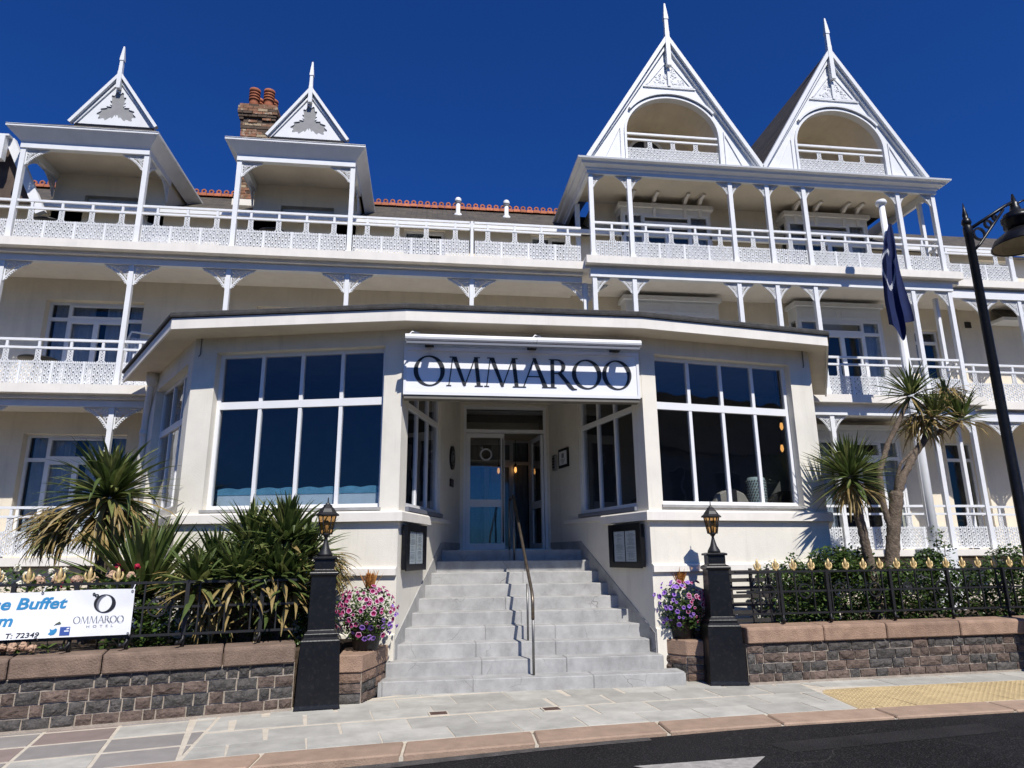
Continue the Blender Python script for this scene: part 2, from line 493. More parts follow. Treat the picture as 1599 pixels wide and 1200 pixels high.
    def build(self, name, mats, parent=None, bevel=0.0, kind=None, fix=False):
        me = bpy.data.meshes.new(name)
        P = WM[parent] if parent is not None else Matrix.Identity(4)
        Pi = P.inverted()
        me.from_pydata([tuple(Pi @ Vector(p)) for p in self.v], [], self.f)
        for mm in (mats if isinstance(mats, (list, tuple)) else [mats]):
            me.materials.append(M[mm])
        me.polygons.foreach_set('material_index', self.mi)
        me.polygons.foreach_set('use_smooth', self.sm)
        if fix or bevel > 0:
            b = bmesh.new()
            b.from_mesh(me)
            bmesh.ops.recalc_face_normals(b, faces=b.faces)
            if bevel > 0:
                bmesh.ops.bevel(b, geom=list(b.edges), offset=bevel, segments=1, affect='EDGES', clamp_overlap=True)
            b.to_mesh(me)
            b.free()
        me.update()
        o = bpy.data.objects.new(name, me)
        COL.objects.link(o)
        if parent is not None:
            o.parent = parent
        WM[o] = P.copy()
        if kind:
            o['kind'] = kind
        return o

def inst(name, me, Mw, parent):
    o = bpy.data.objects.new(name, me)
    COL.objects.link(o)
    o.parent = parent
    o.matrix_local = WM[parent].inverted() @ Mw
    WM[o] = Mw.copy()
    return o

def thing(name, label, cat, loc=(0, 0, 0), rotz=0.0, group=None, kind=None):
    o = bpy.data.objects.new(name, None)
    COL.objects.link(o)
    o.empty_display_size = 0.2
    o.location = loc
    o.rotation_euler = (0, 0, rotz)
    WM[o] = Matrix.Translation(loc) @ Matrix.Rotation(rotz, 4, 'Z')
    if kind:
        o['kind'] = kind
    if label:
        o['label'] = label
    if cat:
        o['category'] = cat
    if group:
        o['group'] = group
    return o

def tag(o, label, cat, group=None):
    o['label'] = label
    o['category'] = cat
    if group:
        o['group'] = group
    return o

def wall_panel(mb, length, z0, z1, th, openings=()):
    """openings (s0, s1, z0, z1) that do not overlap along s"""
    s = 0.0
    for (a, b, c, d) in sorted(openings):
        if a > s:
            mb.box(s, a, 0, th, z0, z1)
        if c > z0:
            mb.box(a, b, 0, th, z0, c)
        if d < z1:
            mb.box(a, b, 0, th, d, z1)
        s = b
    if s < length:
        mb.box(s, length, 0, th, z0, z1)

def window(parent, X, s0, s1, z0, z1, cols, rows, dep=0.12, fw=0.05, fd=0.06, bars=0.045, tr=None, glass='glass', curtain=None, room=0.0,
           frame_mat='upvc', name='window', extra=None, cz0=None, rm=0.3):
    """frame mesh (a part) with panes, curtain and dark room behind it as sub-parts. cols/rows: inner bar positions"""
    mb = MB().at(X)
    y0, y1 = dep, dep + fd
    mb.box(s0, s1, y0, y1, z0, z0 + fw).box(s0, s1, y0, y1, z1 - fw, z1)
    mb.box(s0, s0 + fw, y0, y1, z0 + fw, z1 - fw).box(s1 - fw, s1, y0, y1, z0 + fw, z1 - fw)
    xs = [s0 + fw] + list(cols) + [s1 - fw]
    zs = [z0 + fw] + [r[0] for r in rows] + [z1 - fw]
    for r in rows:
        mb.box(s0 + fw, s1 - fw, y0 - 0.004, y1 + 0.003, r[0] - r[1] / 2, r[0] + r[1] / 2)
    for c in cols:
        mb.box(c - bars / 2, c + bars / 2, y0 + 0.003, y1 - 0.003, z0 + fw, z1 - fw)
    if extra:
        for (a, b, c, d, w) in extra:              # opening casement frames inside a light
            mb.box(a, b, y0 - 0.015, y1 - 0.012, c, c + w).box(a, b, y0 - 0.015, y1 - 0.012, d - w, d)
            mb.box(a, a + w, y0 - 0.015, y1 - 0.012, c + w, d - w).box(b - w, b, y0 - 0.015, y1 - 0.012, c + w, d - w)
    w = mb.build(name, frame_mat, parent)
    ym = (y0 + y1) / 2
    for i in range(len(xs) - 1):
        for j in range(len(zs) - 1):
            a = xs[i] + (bars / 2 if i else 0); b = xs[i + 1] - (bars / 2 if i < len(xs) - 2 else 0)
            c = zs[j] + (rows[j - 1][1] / 2 if j else 0); d = zs[j + 1] - (rows[j][1] / 2 if j < len(zs) - 2 else 0)
            MB().at(X).box(a - 0.004, b + 0.004, ym - 0.004, ym + 0.004, c - 0.004, d + 0.004).build('pane', glass, w)
    if curtain:
        for (a, b) in curtain:
            cb = MB().at(X)
            n = max(6, int((b - a) / 0.03))
            vs, fs = [], []
            zb = z0 + 0.02 if cz0 is None else cz0
            for k in range(n + 1):
                x = a + (b - a) * k / n
                y = y1 + 0.09 + 0.03 * math.sin(k * 1.9 + a * 7) + 0.012 * math.sin(k * 0.7)
                vs += [(x, y, zb), (x, y, z1 - 0.01), (x, y + 0.008, zb), (x, y + 0.008, z1 - 0.01)]
            for k in range(n):
                q = 4 * k
                fs += [(q, q + 4, q + 5, q + 1), (q + 2, q + 3, q + 7, q + 6)]
            cb.smooth = True
            cb._add(vs, fs)
            cb.build('curtain', 'curtain', w)
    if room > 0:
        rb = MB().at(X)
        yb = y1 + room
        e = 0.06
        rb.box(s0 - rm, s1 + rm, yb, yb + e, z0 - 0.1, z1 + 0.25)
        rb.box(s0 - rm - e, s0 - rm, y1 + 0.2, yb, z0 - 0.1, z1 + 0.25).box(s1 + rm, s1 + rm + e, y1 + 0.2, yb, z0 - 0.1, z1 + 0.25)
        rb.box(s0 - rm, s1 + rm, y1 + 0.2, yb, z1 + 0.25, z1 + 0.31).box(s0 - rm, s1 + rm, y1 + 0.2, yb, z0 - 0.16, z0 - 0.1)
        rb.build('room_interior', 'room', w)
    return w

# ------------------------------------------------------------------ ground: road, kerb, pavement, garden beds
KB = [(-9.0, 4.2), (-4.5, 5.55), (-1.75, 6.22), (-0.15, 6.48), (1.43, 6.74), (3.41, 6.94), (6.38, 7.13), (12.0, 7.35), (30, 7.9)]   # kerb, back
KF = [(-9.0, 3.84), (-4.5, 5.20), (-1.75, 5.86), (-0.15, 6.10), (1.43, 6.34), (3.41, 6.56), (6.38, 6.73), (12.0, 6.95), (30, 7.5)]   # kerb, front
def interp(T, x):
    for i in range(len(T) - 1):
        if x <= T[i + 1][0] or i == len(T) - 2:
            (a, b), (c, d) = T[i], T[i + 1]
            return b + (d - b) * (x - a) / (c - a)
GZ = 0.02
def road_z(x):
    return min(-0.004, max(-0.055, -0.055 + 0.0115 * (x + 1.5)))

mb = MB()
xs = [-300, -60, -20, -9] + [-8 + k for k in range(0, 21)] + [20, 30, 60, 300]
ys = [-300, -60, -20, -6, 0, 3]
for i, x in enumerate(xs):
    for y in ys:
        mb.v.append((x, y, road_z(x)))
    yk = interp(KF, max(-9, min(30, x))) + 0.05
    mb.v.append((x, yk, road_z(x)))
nn = len(ys) + 1
for i in range(len(xs) - 1):
    for j in range(nn - 1):
        mb.f.append([i * nn + j, (i + 1) * nn + j, (i + 1) * nn + j + 1, i * nn + j + 1]); mb.mi.append(0); mb.sm.append(False)
mb.build('road', 'asphalt', kind='structure')
# far ground beyond and under everything
MB().box(-400, 400, 7.6, 600, -0.6, -0.09).build('ground', 'soil', kind='structure')
pt = MB()
for poly in ([(4.4, 5.1), (7.6, 5.55), (7.9, 5.0), (4.6, 4.5)], [(2.9, 6.0), (5.2, 6.35), (5.25, 6.05), (3.0, 5.72)]):
    n = len(poly)
    pt._add([(p[0], p[1], road_z(p[0]) + 0.003) for p in poly], [tuple(range(n))[::-1]])
pt.build('road_patch', 'patch', kind='structure')
g = MB()
gx = [-9 + 0.5 * k for k in range(23)]
for x in gx:
    w_ = 0.16 + 0.05 * noise.noise((x * 1.7, 0.2, 0.1)) - 0.05 * max(0, x + 1) / 3
    yk = interp(KF, x) + 0.01
    g.v += [(x, yk - max(0.02, w_), road_z(x) + 0.004), (x, yk, road_z(x) + 0.004)]
for i in range(len(gx) - 1):
    g.f.append([2 * i, 2 * i + 2, 2 * i + 3, 2 * i + 1]); g.mi.append(0); g.sm.append(False)
g.build('gutter_strip', 'grit', kind='structure')
# white arrow head painted on the road
mb = MB()
zr = road_z(2.0) + 0.004
mb._add([(1.62, 5.60, zr), (2.72, 5.66, zr + 0.008), (2.40, 5.30, zr + 0.006), (2.62, 4.6, zr + 0.006), (2.05, 4.55, zr), (2.0, 5.27, zr)],
        [(0, 5, 2, 1), (5, 4, 3, 2)])
mb.build('road_marking', 'roadpaint', kind='structure')

pav = MB()
back = [(-9.0, 6.2), (-4.5, 7.22), (-1.2, 8.0), (0.0, 8.58), (3.2, 8.85), (4.0, 8.7), (8.0, 9.1), (30, 11.0)]
kbs = [(x, y - 0.02) for x, y in KB]
xsp = sorted(set([-9 + 0.75 * k for k in range(53)]))
for i, x in enumerate(xsp):
    pav.v += [(x, interp(kbs, x), GZ - 0.004), (x, interp(back, x) + 0.1, GZ - 0.004), (x, interp(kbs, x), -0.3)]
for i in range(len(xsp) - 1):
    a = 3 * i
    pav.f += [[a, a + 3, a + 4, a + 1], [a + 2, a + 5, a + 3, a]]; pav.mi += [0, 0]; pav.sm += [False, False]
pavement = pav.build('pavement', 'joint', kind='structure')

def clip_poly(poly, fn):
    """Sutherland-Hodgman against fn(p) >= 0"""
    out = []
    n = len(poly)
    for i in range(n):
        a, b = poly[i], poly[(i + 1) % n]
        fa, fb = fn(a), fn(b)
        if fa >= 0:
            out.append(a)
        if (fa >= 0) != (fb >= 0):
            t = fa / (fa - fb)
            out.append((a[0] + (b[0] - a[0]) * t, a[1] + (b[1] - a[1]) * t))
    return out

def slab(poly, m, dz, name='paving_stone'):
    if len(poly) < 3:
        return
    a = abs(sum(poly[i][0] * poly[(i + 1) % len(poly)][1] - poly[(i + 1) % len(poly)][0] * poly[i][1] for i in range(len(poly)))) / 2
    if a < 0.004:
        return
    b = MB()
    b.prism_z(poly, GZ - 0.03, GZ + dz)
    b.build(name, m, pavement, bevel=0.0015)

def in_kerb(p):
    return p[1] - interp(KB, p[0]) - 0.008
def in_back(p):
    return interp(back, p[0]) - p[1]
jw = 0.011
# left part: square flags laid along the kerb; u along, v across
random.seed(11)
def paving(x_from, x_to, su, rows, mats, left_fn=None, right_fn=None, skew=0.0, jit=0.003, jw=jw):
    x = x_from
    i = 0
    while x < x_to:
        y0 = 0.0
        for r, sv in enumerate(rows):
            off = (su * 0.5 * (r % 2)) if skew else 0
            ang = (interp(KB, x + 0.5) - interp(KB, x - 0.5))
            jy = jw * (1.7 if jw > 0.012 else 1.0)
            def P(u, v):
                px = x + u + off - v * ang
                return (px, interp(KB, x) + u * ang + v)
            q = [P(jw, y0 + jy), P(su - jw, y0 + jy), P(su - jw, y0 + sv - jy), P(jw, y0 + sv - jy)]
            for fn in (in_kerb, in_back, left_fn, right_fn):
                if fn:
                    q = clip_poly(q, fn)
            slab(q, random.choice(mats), random.uniform(-jit, jit) * 0.5)
            y0 += sv
        x += su
        i += 1
def lineA(p):      # boundary between the rose flags on the left and the grey flags
    return p[0] - (-1.90 + (p[1] - 6.3) * (-0.08)) - 0.02
def lineA2(p):
    return -lineA(p) - 0.035
def buff_left(p):
    return (4.40 + (p[1] - 7.0) * 0.12) - 0.015 - p[0]
def buff_right(p):
    return p[0] - (4.40 + (p[1] - 7.0) * 0.12) - 0.015
def buff_front(p):
    return interp(BUFF, p[0]) - 0.012 - p[1]
def buff_back(p):
    return p[1] - interp(BUFF, p[0]) - 0.012
BUFF = [(4.0, 8.0), (8.0, 8.17), (14, 8.6)]
paving(-6.7, -1.6, 0.60, [0.47, 0.47, 0.47, 0.47, 0.5], ['pave_mauve', 'pave_mauve', 'pave_rose', 'pave_grey', 'pave_mauve'], right_fn=lineA2, jw=0.016)
paving(-2.8, 4.8, 0.62, [0.42, 0.46, 0.46, 0.5, 0.5], ['pave_grey'], left_fn=lineA, right_fn=buff_left, skew=1.0, jw=0.007)
paving(3.9, 9.6, 0.40, [0.40, 0.40, 0.40, 0.4], ['pave_buff'], left_fn=lambda p: min(buff_right(p), buff_front(p)), jw=0.004)
paving(3.9, 9.8, 0.9, [0.85, 0.5, 0.5, 0.5], ['pave_grey'], left_fn=lambda p: min(buff_right(p), buff_back(p)), jw=0.007)
# blister bumps of the tactile flags
bl = MB()
for a in range(0, 70):
    for c in range(0, 17):
        x = 4.45 + 0.0667 * a
        y = interp(KB, x) + 0.035 + 0.0667 * c
        if buff_right((x, y)) > 0.03 and buff_front((x, y)) > 0.03:
            bl.lathe(x, y, [(0.0155, GZ - 0.002), (0.013, GZ + 0.004), (0.007, GZ + 0.006)], n=6)
bl.build('blister_paving_bumps', 'pave_buff', pavement, kind='stuff')

# kerb stones
kerb = MB()
kerb.sweep_plan(KF, [(0.0, -0.3), (0.0, GZ - 0.02), (-0.34, GZ - 0.02), (-0.34, -0.3)])
kerb = kerb.build('kerb', 'joint', kind='structure')
def kpt(T, x):
    return (x, interp(T, x))
random.seed(5)
x = -8.6
cuts = [-8.6, -7.1, -5.6, -4.2, -2.95, -1.30, -0.155, 0.98, 2.20, 3.35, 4.55, 5.9, 7.2, 8.6, 10.0, 11.5, 13.0, 15, 17]
for i in range(len(cuts) - 1):
    a, b = cuts[i] + 0.012, cuts[i + 1] - 0.012
    q = [kpt(KF, a), kpt(KF, (a + b) / 2), kpt(KF, b), kpt(KB, b + 0.02), kpt(KB, (a + b) / 2), kpt(KB, a + 0.02)]
    q = [(p[0], p[1] - 0.006) if k < 3 else (p[0], p[1] - 0.004) for k, p in enumerate(q)]
    k = MB()
    k.prism_z(q, -0.2, GZ + random.uniform(-0.002, 0.004))
    k.build('kerb_stone', 'kerb', kerb, bevel=0.012)

# raised garden beds behind the walls
MB().prism_z([(-9, 6.35), (-3.9, 7.42), (-1.38, 8.06), (-0.95, 8.7), (-0.62, 8.95), (-0.4, 9.2), (-3.3, 9.95), (-4.2, 12.9), (-12, 12.9)], -0.1, 0.58).build('garden_bed', 'soil', kind='structure')
MB().prism_z([(3.95, 8.62), (12, 9.2), (30, 10.4), (30, 13.0), (7.9, 13.0), (6.0, 9.6), (3.2, 9.2)], -0.1, 0.58).build('garden_bed', 'soil', kind='structure')

# small iron covers in the flags
for (x, y, lab) in ((0.17, 7.49, 'left'), (1.33, 7.50, 'right')):
    t = thing('drain_cover', 'small square rusty iron cover set in the flags, %s of the two' % lab, 'drain cover', (x, y, GZ), R(6), 'iron covers in the pavement')
    b = MB().at(WM[t]).box(-0.085, 0.085, -0.07, 0.07, -0.03, 0.006)
    for k in range(4):
        b.box(-0.06, 0.06, -0.048 + k * 0.028, -0.036 + k * 0.028, 0.006, 0.009)
    b.build('lid', 'iron', t)
    MB().at(WM[t]).box(-0.10, 0.10, -0.085, -0.071, -0.03, 0.007).box(-0.10, 0.10, 0.071, 0.085, -0.03, 0.007).box(-0.10, -0.086, -0.071, 0.071, -0.03, 0.007).box(0.086, 0.10, -0.071, 0.071, -0.03, 0.007).build('rim', 'joint', t)

# ------------------------------------------------------------------ shared cast-iron pieces
def ring_verts(cx, cz, ro, ri, n, a0=0.0):
    o = [(cx + ro * math.cos(a0 + 2 * math.pi * k / n), cz + ro * math.sin(a0 + 2 * math.pi * k / n)) for k in range(n)]
    i = [(cx + ri * math.cos(a0 + 2 * math.pi * k / n), cz + ri * math.sin(a0 + 2 * math.pi * k / n)) for k in range(n)]
    return o, i
def add_ring(mb, cx, cz, ro, ri, n, y0, y1, a0=0.0, arc=None):
    o, i = ring_verts(cx, cz, ro, ri, n, a0)
    vs = [(p[0], y0, p[1]) for p in o] + [(p[0], y0, p[1]) for p in i] + [(p[0], y1, p[1]) for p in o] + [(p[0], y1, p[1]) for p in i]
    fs = []
    for k in range(n if arc is None else arc):
        j = (k + 1) % n
        fs += [(k, j, n + j, n + k), (2 * n + j, 2 * n + k, 3 * n + k, 3 * n + j), (j, k, 2 * n + k, 2 * n + j), (n + k, n + j, 3 * n + j, 3 * n + k)]
    mb._add(vs, fs)

PW, PH = 0.60, 0.41
def lace_mesh():
    b = MB()
    nx, nz = 8, 6
    cw, ch = PW / nx, (PH - 0.03) / nz
    for j in range(nz):
        for i in range(nx):
            cx, cz = (i + 0.5) * cw, 0.012 + (j + 0.5) * ch
            flip = (i + j) % 2
            add_ring(b, cx, cz, cw * 0.47, cw * 0.26, 8, -0.008, 0.008, R(22.5 + 90 * flip), arc=7 if flip else None)
            if flip:
                b.box(cx - cw * 0.10, cx + cw * 0.10, -0.006, 0.006, cz - cw * 0.12, cz + cw * 0.12)
    b.box(0, PW, -0.010, 0.010, 0.0, 0.014)
    for j in range(1, nz):
        b.box(0, PW, -0.005, 0.005, 0.012 + j * ch - 0.004, 0.012 + j * ch + 0.004)
    b.box(0, PW, -0.010, 0.010, PH - 0.026, PH - 0.014)
    for i in range(nx * 2):                         # cresting
        cx = (i + 0.5) * cw / 2
        b.prism_y([(cx - 0.013, PH - 0.015), (cx + 0.013, PH - 0.015), (cx + 0.009, PH + 0.004), (cx, PH + 0.011), (cx - 0.009, PH + 0.004)], -0.007, 0.007)
    o = b.build('lace_panel', 'lace')
    me = o.data
    bpy.data.objects.remove(o)
    return me
LACE = lace_mesh()
def pedestal_mesh():
    b = MB()
    h = 0.235
    for sgn in (-1, 1):
        b.strip_y([(sgn * 0.075, 0.0), (sgn * 0.048, 0.018), (sgn * 0.040, 0.05), (sgn * 0.040, h)], 0.016, -0.009, 0.009)
    for k in range(4):
        add_ring(b, 0, 0.035 + k * 0.055, 0.031, 0.015, 8, -0.007, 0.007, R(22.5))
    b.box(-0.05, 0.05, -0.010, 0.010, h - 0.014, h)
    o = b.build('lace_pedestal', 'lace')
    me = o.data
    bpy.data.objects.remove(o)
    return me
PEDESTAL = pedestal_mesh()
def bracket_mesh():
    """unit spandrel: x out from the post 0..1, z down from the beam 0..-1, concave arc edge with pegs"""
    b = MB()
    n = 14
    arc = []
    for k in range(n + 1):
        a = R(90) * k / n
        c0 = Vector((1 - math.sin(a), -1 + math.cos(a)))          # (1,0) -> (0,-1) bowed towards the corner
        arc.append(tuple(c0.lerp(Vector((1 - k / n, -k / n)), 0.48)))
    b.strip_y([(0.985, -0.02)] + arc[1:-1] + [(0.02, -0.985)], 0.05, -0.012, 0.012)
    b.box(0, 1, -0.014, 0.014, -0.05, 0.0)
    b.box(0, 0.05, -0.013, 0.013, -1.0, -0.05)
    for k in range(1, n):
        p = Vector(arc[k]); d = (Vector((1, -1)) - p).normalized()
        q = p + d * 0.10
        t = Vector((-d.y, d.x)) * 0.024
        b.prism_y([tuple(p - t), tuple(p + t), tuple(q + t), tuple(q - t)], -0.010, 0.010)
    for i in range(9):
        for j in range(9):
            cx, cz = 0.105 + i * 0.092 + (0.046 if j % 2 else 0), -0.105 - j * 0.086
            if cx - cz < 0.83 - 0.42 * abs(0.5 - cx / max(1e-6, cx - cz)) * 0 and all((Vector((cx, cz)) - Vector(p)).length > 0.06 for p in arc) and (1 - cx) ** 2 + (1 + cz) ** 2 > 0.86:
                add_ring(b, cx, cz, 0.044, 0.021, 7, -0.009, 0.009, 0.3 * i, arc=6)
    for (p, q) in (((0.05, -0.05), (0.29, -0.29)), ((0.22, -0.05), (0.36, -0.2)), ((0.05, -0.22), (0.2, -0.36)), ((0.40, -0.05), (0.5, -0.12)), ((0.05, -0.40), (0.12, -0.5))):
        b.strip_y([p, q], 0.03, -0.007, 0.007)
    o = b.build('bracket', 'lace')
    me = o.data
    bpy.data.objects.remove(o)
    return me
BRACKET = bracket_mesh()

# ------------------------------------------------------------------ hotel
hotel = thing('hotel_building', 'long cream seaside hotel with tiers of white lace balconies, pointed white gables and slate roofs', 'hotel', (1.5, 13.0, 0.0))
FRONT = frame(0, 14.1, 0)          # local x = world x on the back wall plane
WY = 14.1
Z0, Z1, Z2 = 1.60, 4.67, 7.48

def make_posts(xs, y, z0, z1, w=0.092):
    for x in xs:
        b = MB()
        b.box(x - w / 2, x + w / 2, y - w / 2, y + w / 2, z0, z1)
        b.box(x - w / 2 - 0.012, x + w / 2 + 0.012, y - w / 2 - 0.012, y + w / 2 + 0.012, z0, z0 + 0.14)
        b.build('veranda_post', 'white', hotel)

def brackets(xs, y, ztop, w, h, left=True, right=True):
    for i, x in enumerate(xs):
        for sg in (-1, 1):
            if sg < 0 and not (left or i > 0):
                continue
            if sg > 0 and not (right or i < len(xs) - 1):
                continue
            inst('bracket', BRACKET, Matrix.Translation((x + sg * 0.046, y + 0.002 * sg, ztop)) @ Matrix.Diagonal((sg * w, 1, h, 1)), hotel)

def railing(x0, x1, y, zf, X=Matrix.Identity(4), unit=0.585, drop=0.0):
    """railing of one bay: two rails with short struts, lace panels between slim uprights, a lace pedestal on each panel"""
    b = MB().at(X)
    b.box(x0, x1, y - 0.022, y + 0.022, zf + 0.825, zf + 0.870)
    b.box(x0, x1, y - 0.020, y + 0.020, zf + 0.672, zf + 0.712)
    n = max(1, round((x1 - x0) / unit))
    w = (x1 - x0) / n
    for k in range(n):
        xc = x0 + (k + 0.5) * w
        b.box(xc - 0.022, xc + 0.022, y - 0.016, y + 0.016, zf + 0.712, zf + 0.825)
        if k:
            b.box(x0 + k * w - 0.016, x0 + k * w + 0.016, y - 0.014, y + 0.014, zf - drop, zf + 0.44)
    r = b.build('railing', 'white', hotel)
    for k in range(n):
        sx = (w - 0.03) / PW
        inst('lace_panel', LACE, X @ Matrix.Translation((x0 + k * w + 0.015, y, zf + 0.025 - drop)) @ Matrix.Diagonal((sx, 1, (PH + drop) / PH, 1)), r)
        inst('lace_pedestal', PEDESTAL, X @ Matrix.Translation((x0 + (k + 0.5) * w, y, zf + 0.437)), r)

def railings(xs, y, zf, drop=0.0):
    for a, b in zip(xs[:-1], xs[1:]):
        railing(a + 0.047, b - 0.047, y, zf, drop=drop)

PL = [-12.6, -10.3, -8.02, -5.72, -3.93, -1.66, 0.83, 3.20]          # left range posts
PT = [3.33, 4.17, 6.44, 7.29, 8.15, 10.41, 11.28]                      # tower posts
PR = [12.3, 13.25, 14.6, 16.2]
YL, YT = 12.95, 12.65

# walls
wl = MB().at(FRONT)
ox = 14.0
WLX = Matrix.Translation((-ox, WY, 0))
wl.at(WLX)
o_g = [(-12.6, -10.7), (-7.80, -5.90), (-3.6, -1.7), (0.3, 2.2)]
o_1 = [(-12.6, -10.7), (-7.80, -5.90), (-3.65, -1.75), (0.3, 2.2)]
o_2 = [(-7.38, -6.28), (-3.32, -2.18), (-0.62, 0.30), (2.26, 3.14)]
wall_panel(wl, ox + 3.75, 0.0, Z1, 0.3, [(a + ox, b + ox, Z0 + 0.05, 3.95) for a, b in o_g])
wall_panel(wl, ox + 3.75, Z1, Z2, 0.3, [(a + ox, b + ox, Z1 + 0.05, 6.74) for a, b in o_1])
wall_panel(wl, ox + 3.75, Z2, 8.74, 0.3, [(a + ox, b + ox, (Z2 + 0.05) if a < -1 else 7.95, 9.12 if a < -1 else 8.70) for a, b in o_2 if a > -1])
wl.build('wall', 'cream', hotel)
tw = MB().at(Matrix.Translation((3.75, WY, 0)))
bays = [(4.50, 6.30), (8.50, 10.22)]
wall_panel(tw, 6.75, 0.0, 9.62, 0.3, [(a - 3.75, b - 3.75, Z0 + 0.05, 9.2) for a, b in bays])
for a, b in bays:
    tw.box(a - 3.75, b - 3.75, 0.0, 0.3, 4.0, Z1 + 0.06).box(a - 3.75, b - 3.75, 0.0, 0.3, 6.74, Z2 + 0.06)
tw.build('wall', 'cream', hotel)
rw = MB().at(Matrix.Translation((10.5, WY, 0)))
wall_panel(rw, 7.5, 0.0, Z1, 0.3, [(1.30, 2.05, Z0 + 0.05, 4.0)])
wall_panel(rw, 7.5, Z1, Z2, 0.3, [(0.98, 1.66, Z1 + 0.05, 6.72), (4.6, 6.0, 5.3, 6.6)])
wall_panel(rw, 7.5, Z2, 8.74, 0.3, [(0.98, 2.3, 7.9, 8.62), (3.0, 4.0, 7.9, 8.62)])
rw.build('wall', 'cream', hotel)
# tower side walls above the main roof, dormer walls
tb = MB()
tb.box(3.752, 4.05, WY + 0.3, 18.0, 8.6, 9.62).box(10.2, 10.498, WY + 0.3, 18.0, 8.6, 9.62)
tb.build('wall', 'cream', hotel)
MB().box(-14, 18, 13.05, 13.3, -0.1, 1.43).build('plinth_wall', 'cream', hotel)

# balcony floors and beams
def floor_slab(x0, x1, yf, z, th=0.165, soff=0.23, name='balcony_floor'):
    b = MB()
    b.box(x0, x1, yf, WY - 0.002, z - th, z)
    b.box(x0, x1, yf + 0.16, WY - 0.002, z - soff, z - th)
    b.build(name, 'fascia', hotel)
def beam(x0, x1, y, z0, z1, w=0.13):
    MB().box(x0, x1, y - w / 2, y + w / 2, z0, z1).build('beam', 'white', hotel)
for z in (Z1, Z2):
    floor_slab(-14, 3.13, 12.63, z - 0.06)
    floor_slab(3.13, 11.53, 12.43, z)
    floor_slab(11.53, 18, 12.80, z)
    beam(-14, 3.13, YL, z - 0.42, z - 0.295)
    beam(3.24, 11.36, YT, z - 0.40, z - 0.232)
    beam(11.40, 18, YL, z - 0.42, z - 0.232)
floor_slab(-14, 3.13, 12.78, Z0, 0.14, 0.16)
floor_slab(3.13, 11.53, 12.46, Z0, 0.12, 0.14)
floor_slab(11.53, 18, 12.80, Z0, 0.14, 0.16)

# second floor: dormer posts go up to the dormer eaves, the others stop at the rail
make_posts([-8.02, -5.72, -3.93, -1.66], YL, Z2 - 0.06, 9.44)
make_posts([-10.3, -12.6], YL, Z2 - 0.06, Z2 + 0.875, 0.06)
make_posts([0.83], YL, Z2 - 0.06, Z2 + 0.875, 0.06)
make_posts(PL, YL, Z1 - 0.06, Z2 - 0.42, 0.085)
make_posts(PL[:-2], YL, Z0, Z1 - 0.42, 0.085)
make_posts(PT, YT, Z2, 9.44)
make_posts(PT, YT, Z1, Z2 - 0.40, 0.09)
make_posts(PT, YT, Z0, Z1 - 0.40, 0.09)
make_posts([11.28], 13.05, Z2, 9.44, 0.08)
make_posts([11.28], 13.05, Z1, Z2 - 0.40, 0.08)
make_posts([11.28], 13.05, Z0, Z1 - 0.40, 0.08)
make_posts([3.33], 13.95, Z2, 9.44, 0.10)
make_posts([13.25], YL, Z2, Z2 + 0.90, 0.10)
make_posts(PR, YL, Z1, Z2 - 0.42, 0.085)
make_posts(PR, YL, Z0, Z1 - 0.42, 0.085)

railings(PL, YL, Z2, 0.055)
railings(PL, YL, Z1, 0.055)
railings(PL[:-2], YL, Z0)
railings(PT, YT, Z2)
railings(PT[2:], YT, Z1)
railings(PT[2:], YT, Z0)
railing(11.36, 13.2, YL, Z2)
for a, b in zip([11.35] + PR[:-1], PR):
    railing(a + 0.047, b - 0.047, YL, Z1)
    railing(a + 0.047, b - 0.047, YL, Z0)
# side returns of the tower balconies
for zf in (Z2, Z1, Z0):
    railing(0.05, 0.36, 0, zf, frame(11.28, YT, R(90)), unit=0.4)

brackets([-8.02, -5.72], YL, 9.44, 0.42, 0.34, left=False, right=False)
brackets([-3.93, -1.66], YL, 9.44, 0.42, 0.34, left=False, right=False)
brackets(PL, YL, Z2 - 0.42, 0.46, 0.40)
brackets(PL[:-2], YL, Z1 - 0.42, 0.46, 0.40)
brackets(PT, YT, 9.44, 0.25, 0.29, left=False, right=False)
brackets(PT, YT, Z2 - 0.40, 0.29, 0.33, left=False, right=False)
brackets(PT[2:], YT, Z1 - 0.40, 0.29, 0.33, right=False)
brackets(PR, YL, Z2 - 0.42, 0.40, 0.36)
brackets(PR, YL, Z1 - 0.42, 0.40, 0.36)
# brackets turned along the depth of the dormers and tower corner
for (x, y, zt, w, h) in ((-8.02, YL, 9.44, 0.42, 0.40), (-5.72, YL, 9.44, 0.42, 0.40), (-3.93, YL, 9.44, 0.42, 0.40), (-1.66, YL, 9.44, 0.42, 0.40), (11.28, YT, 9.44, 0.22, 0.28)):
    inst('bracket', BRACKET, Matrix.Translation((x, y + 0.047, zt)) @ Matrix.Rotation(R(90), 4, 'Z') @ Matrix.Diagonal((w, 1, h, 1)), hotel)
    if zt > 9 and x < 0:
        inst('bracket', BRACKET, Matrix.Translation((x, WY - 0.01, zt)) @ Matrix.Rotation(R(-90), 4, 'Z') @ Matrix.Diagonal((w, 1, h, 1)), hotel)

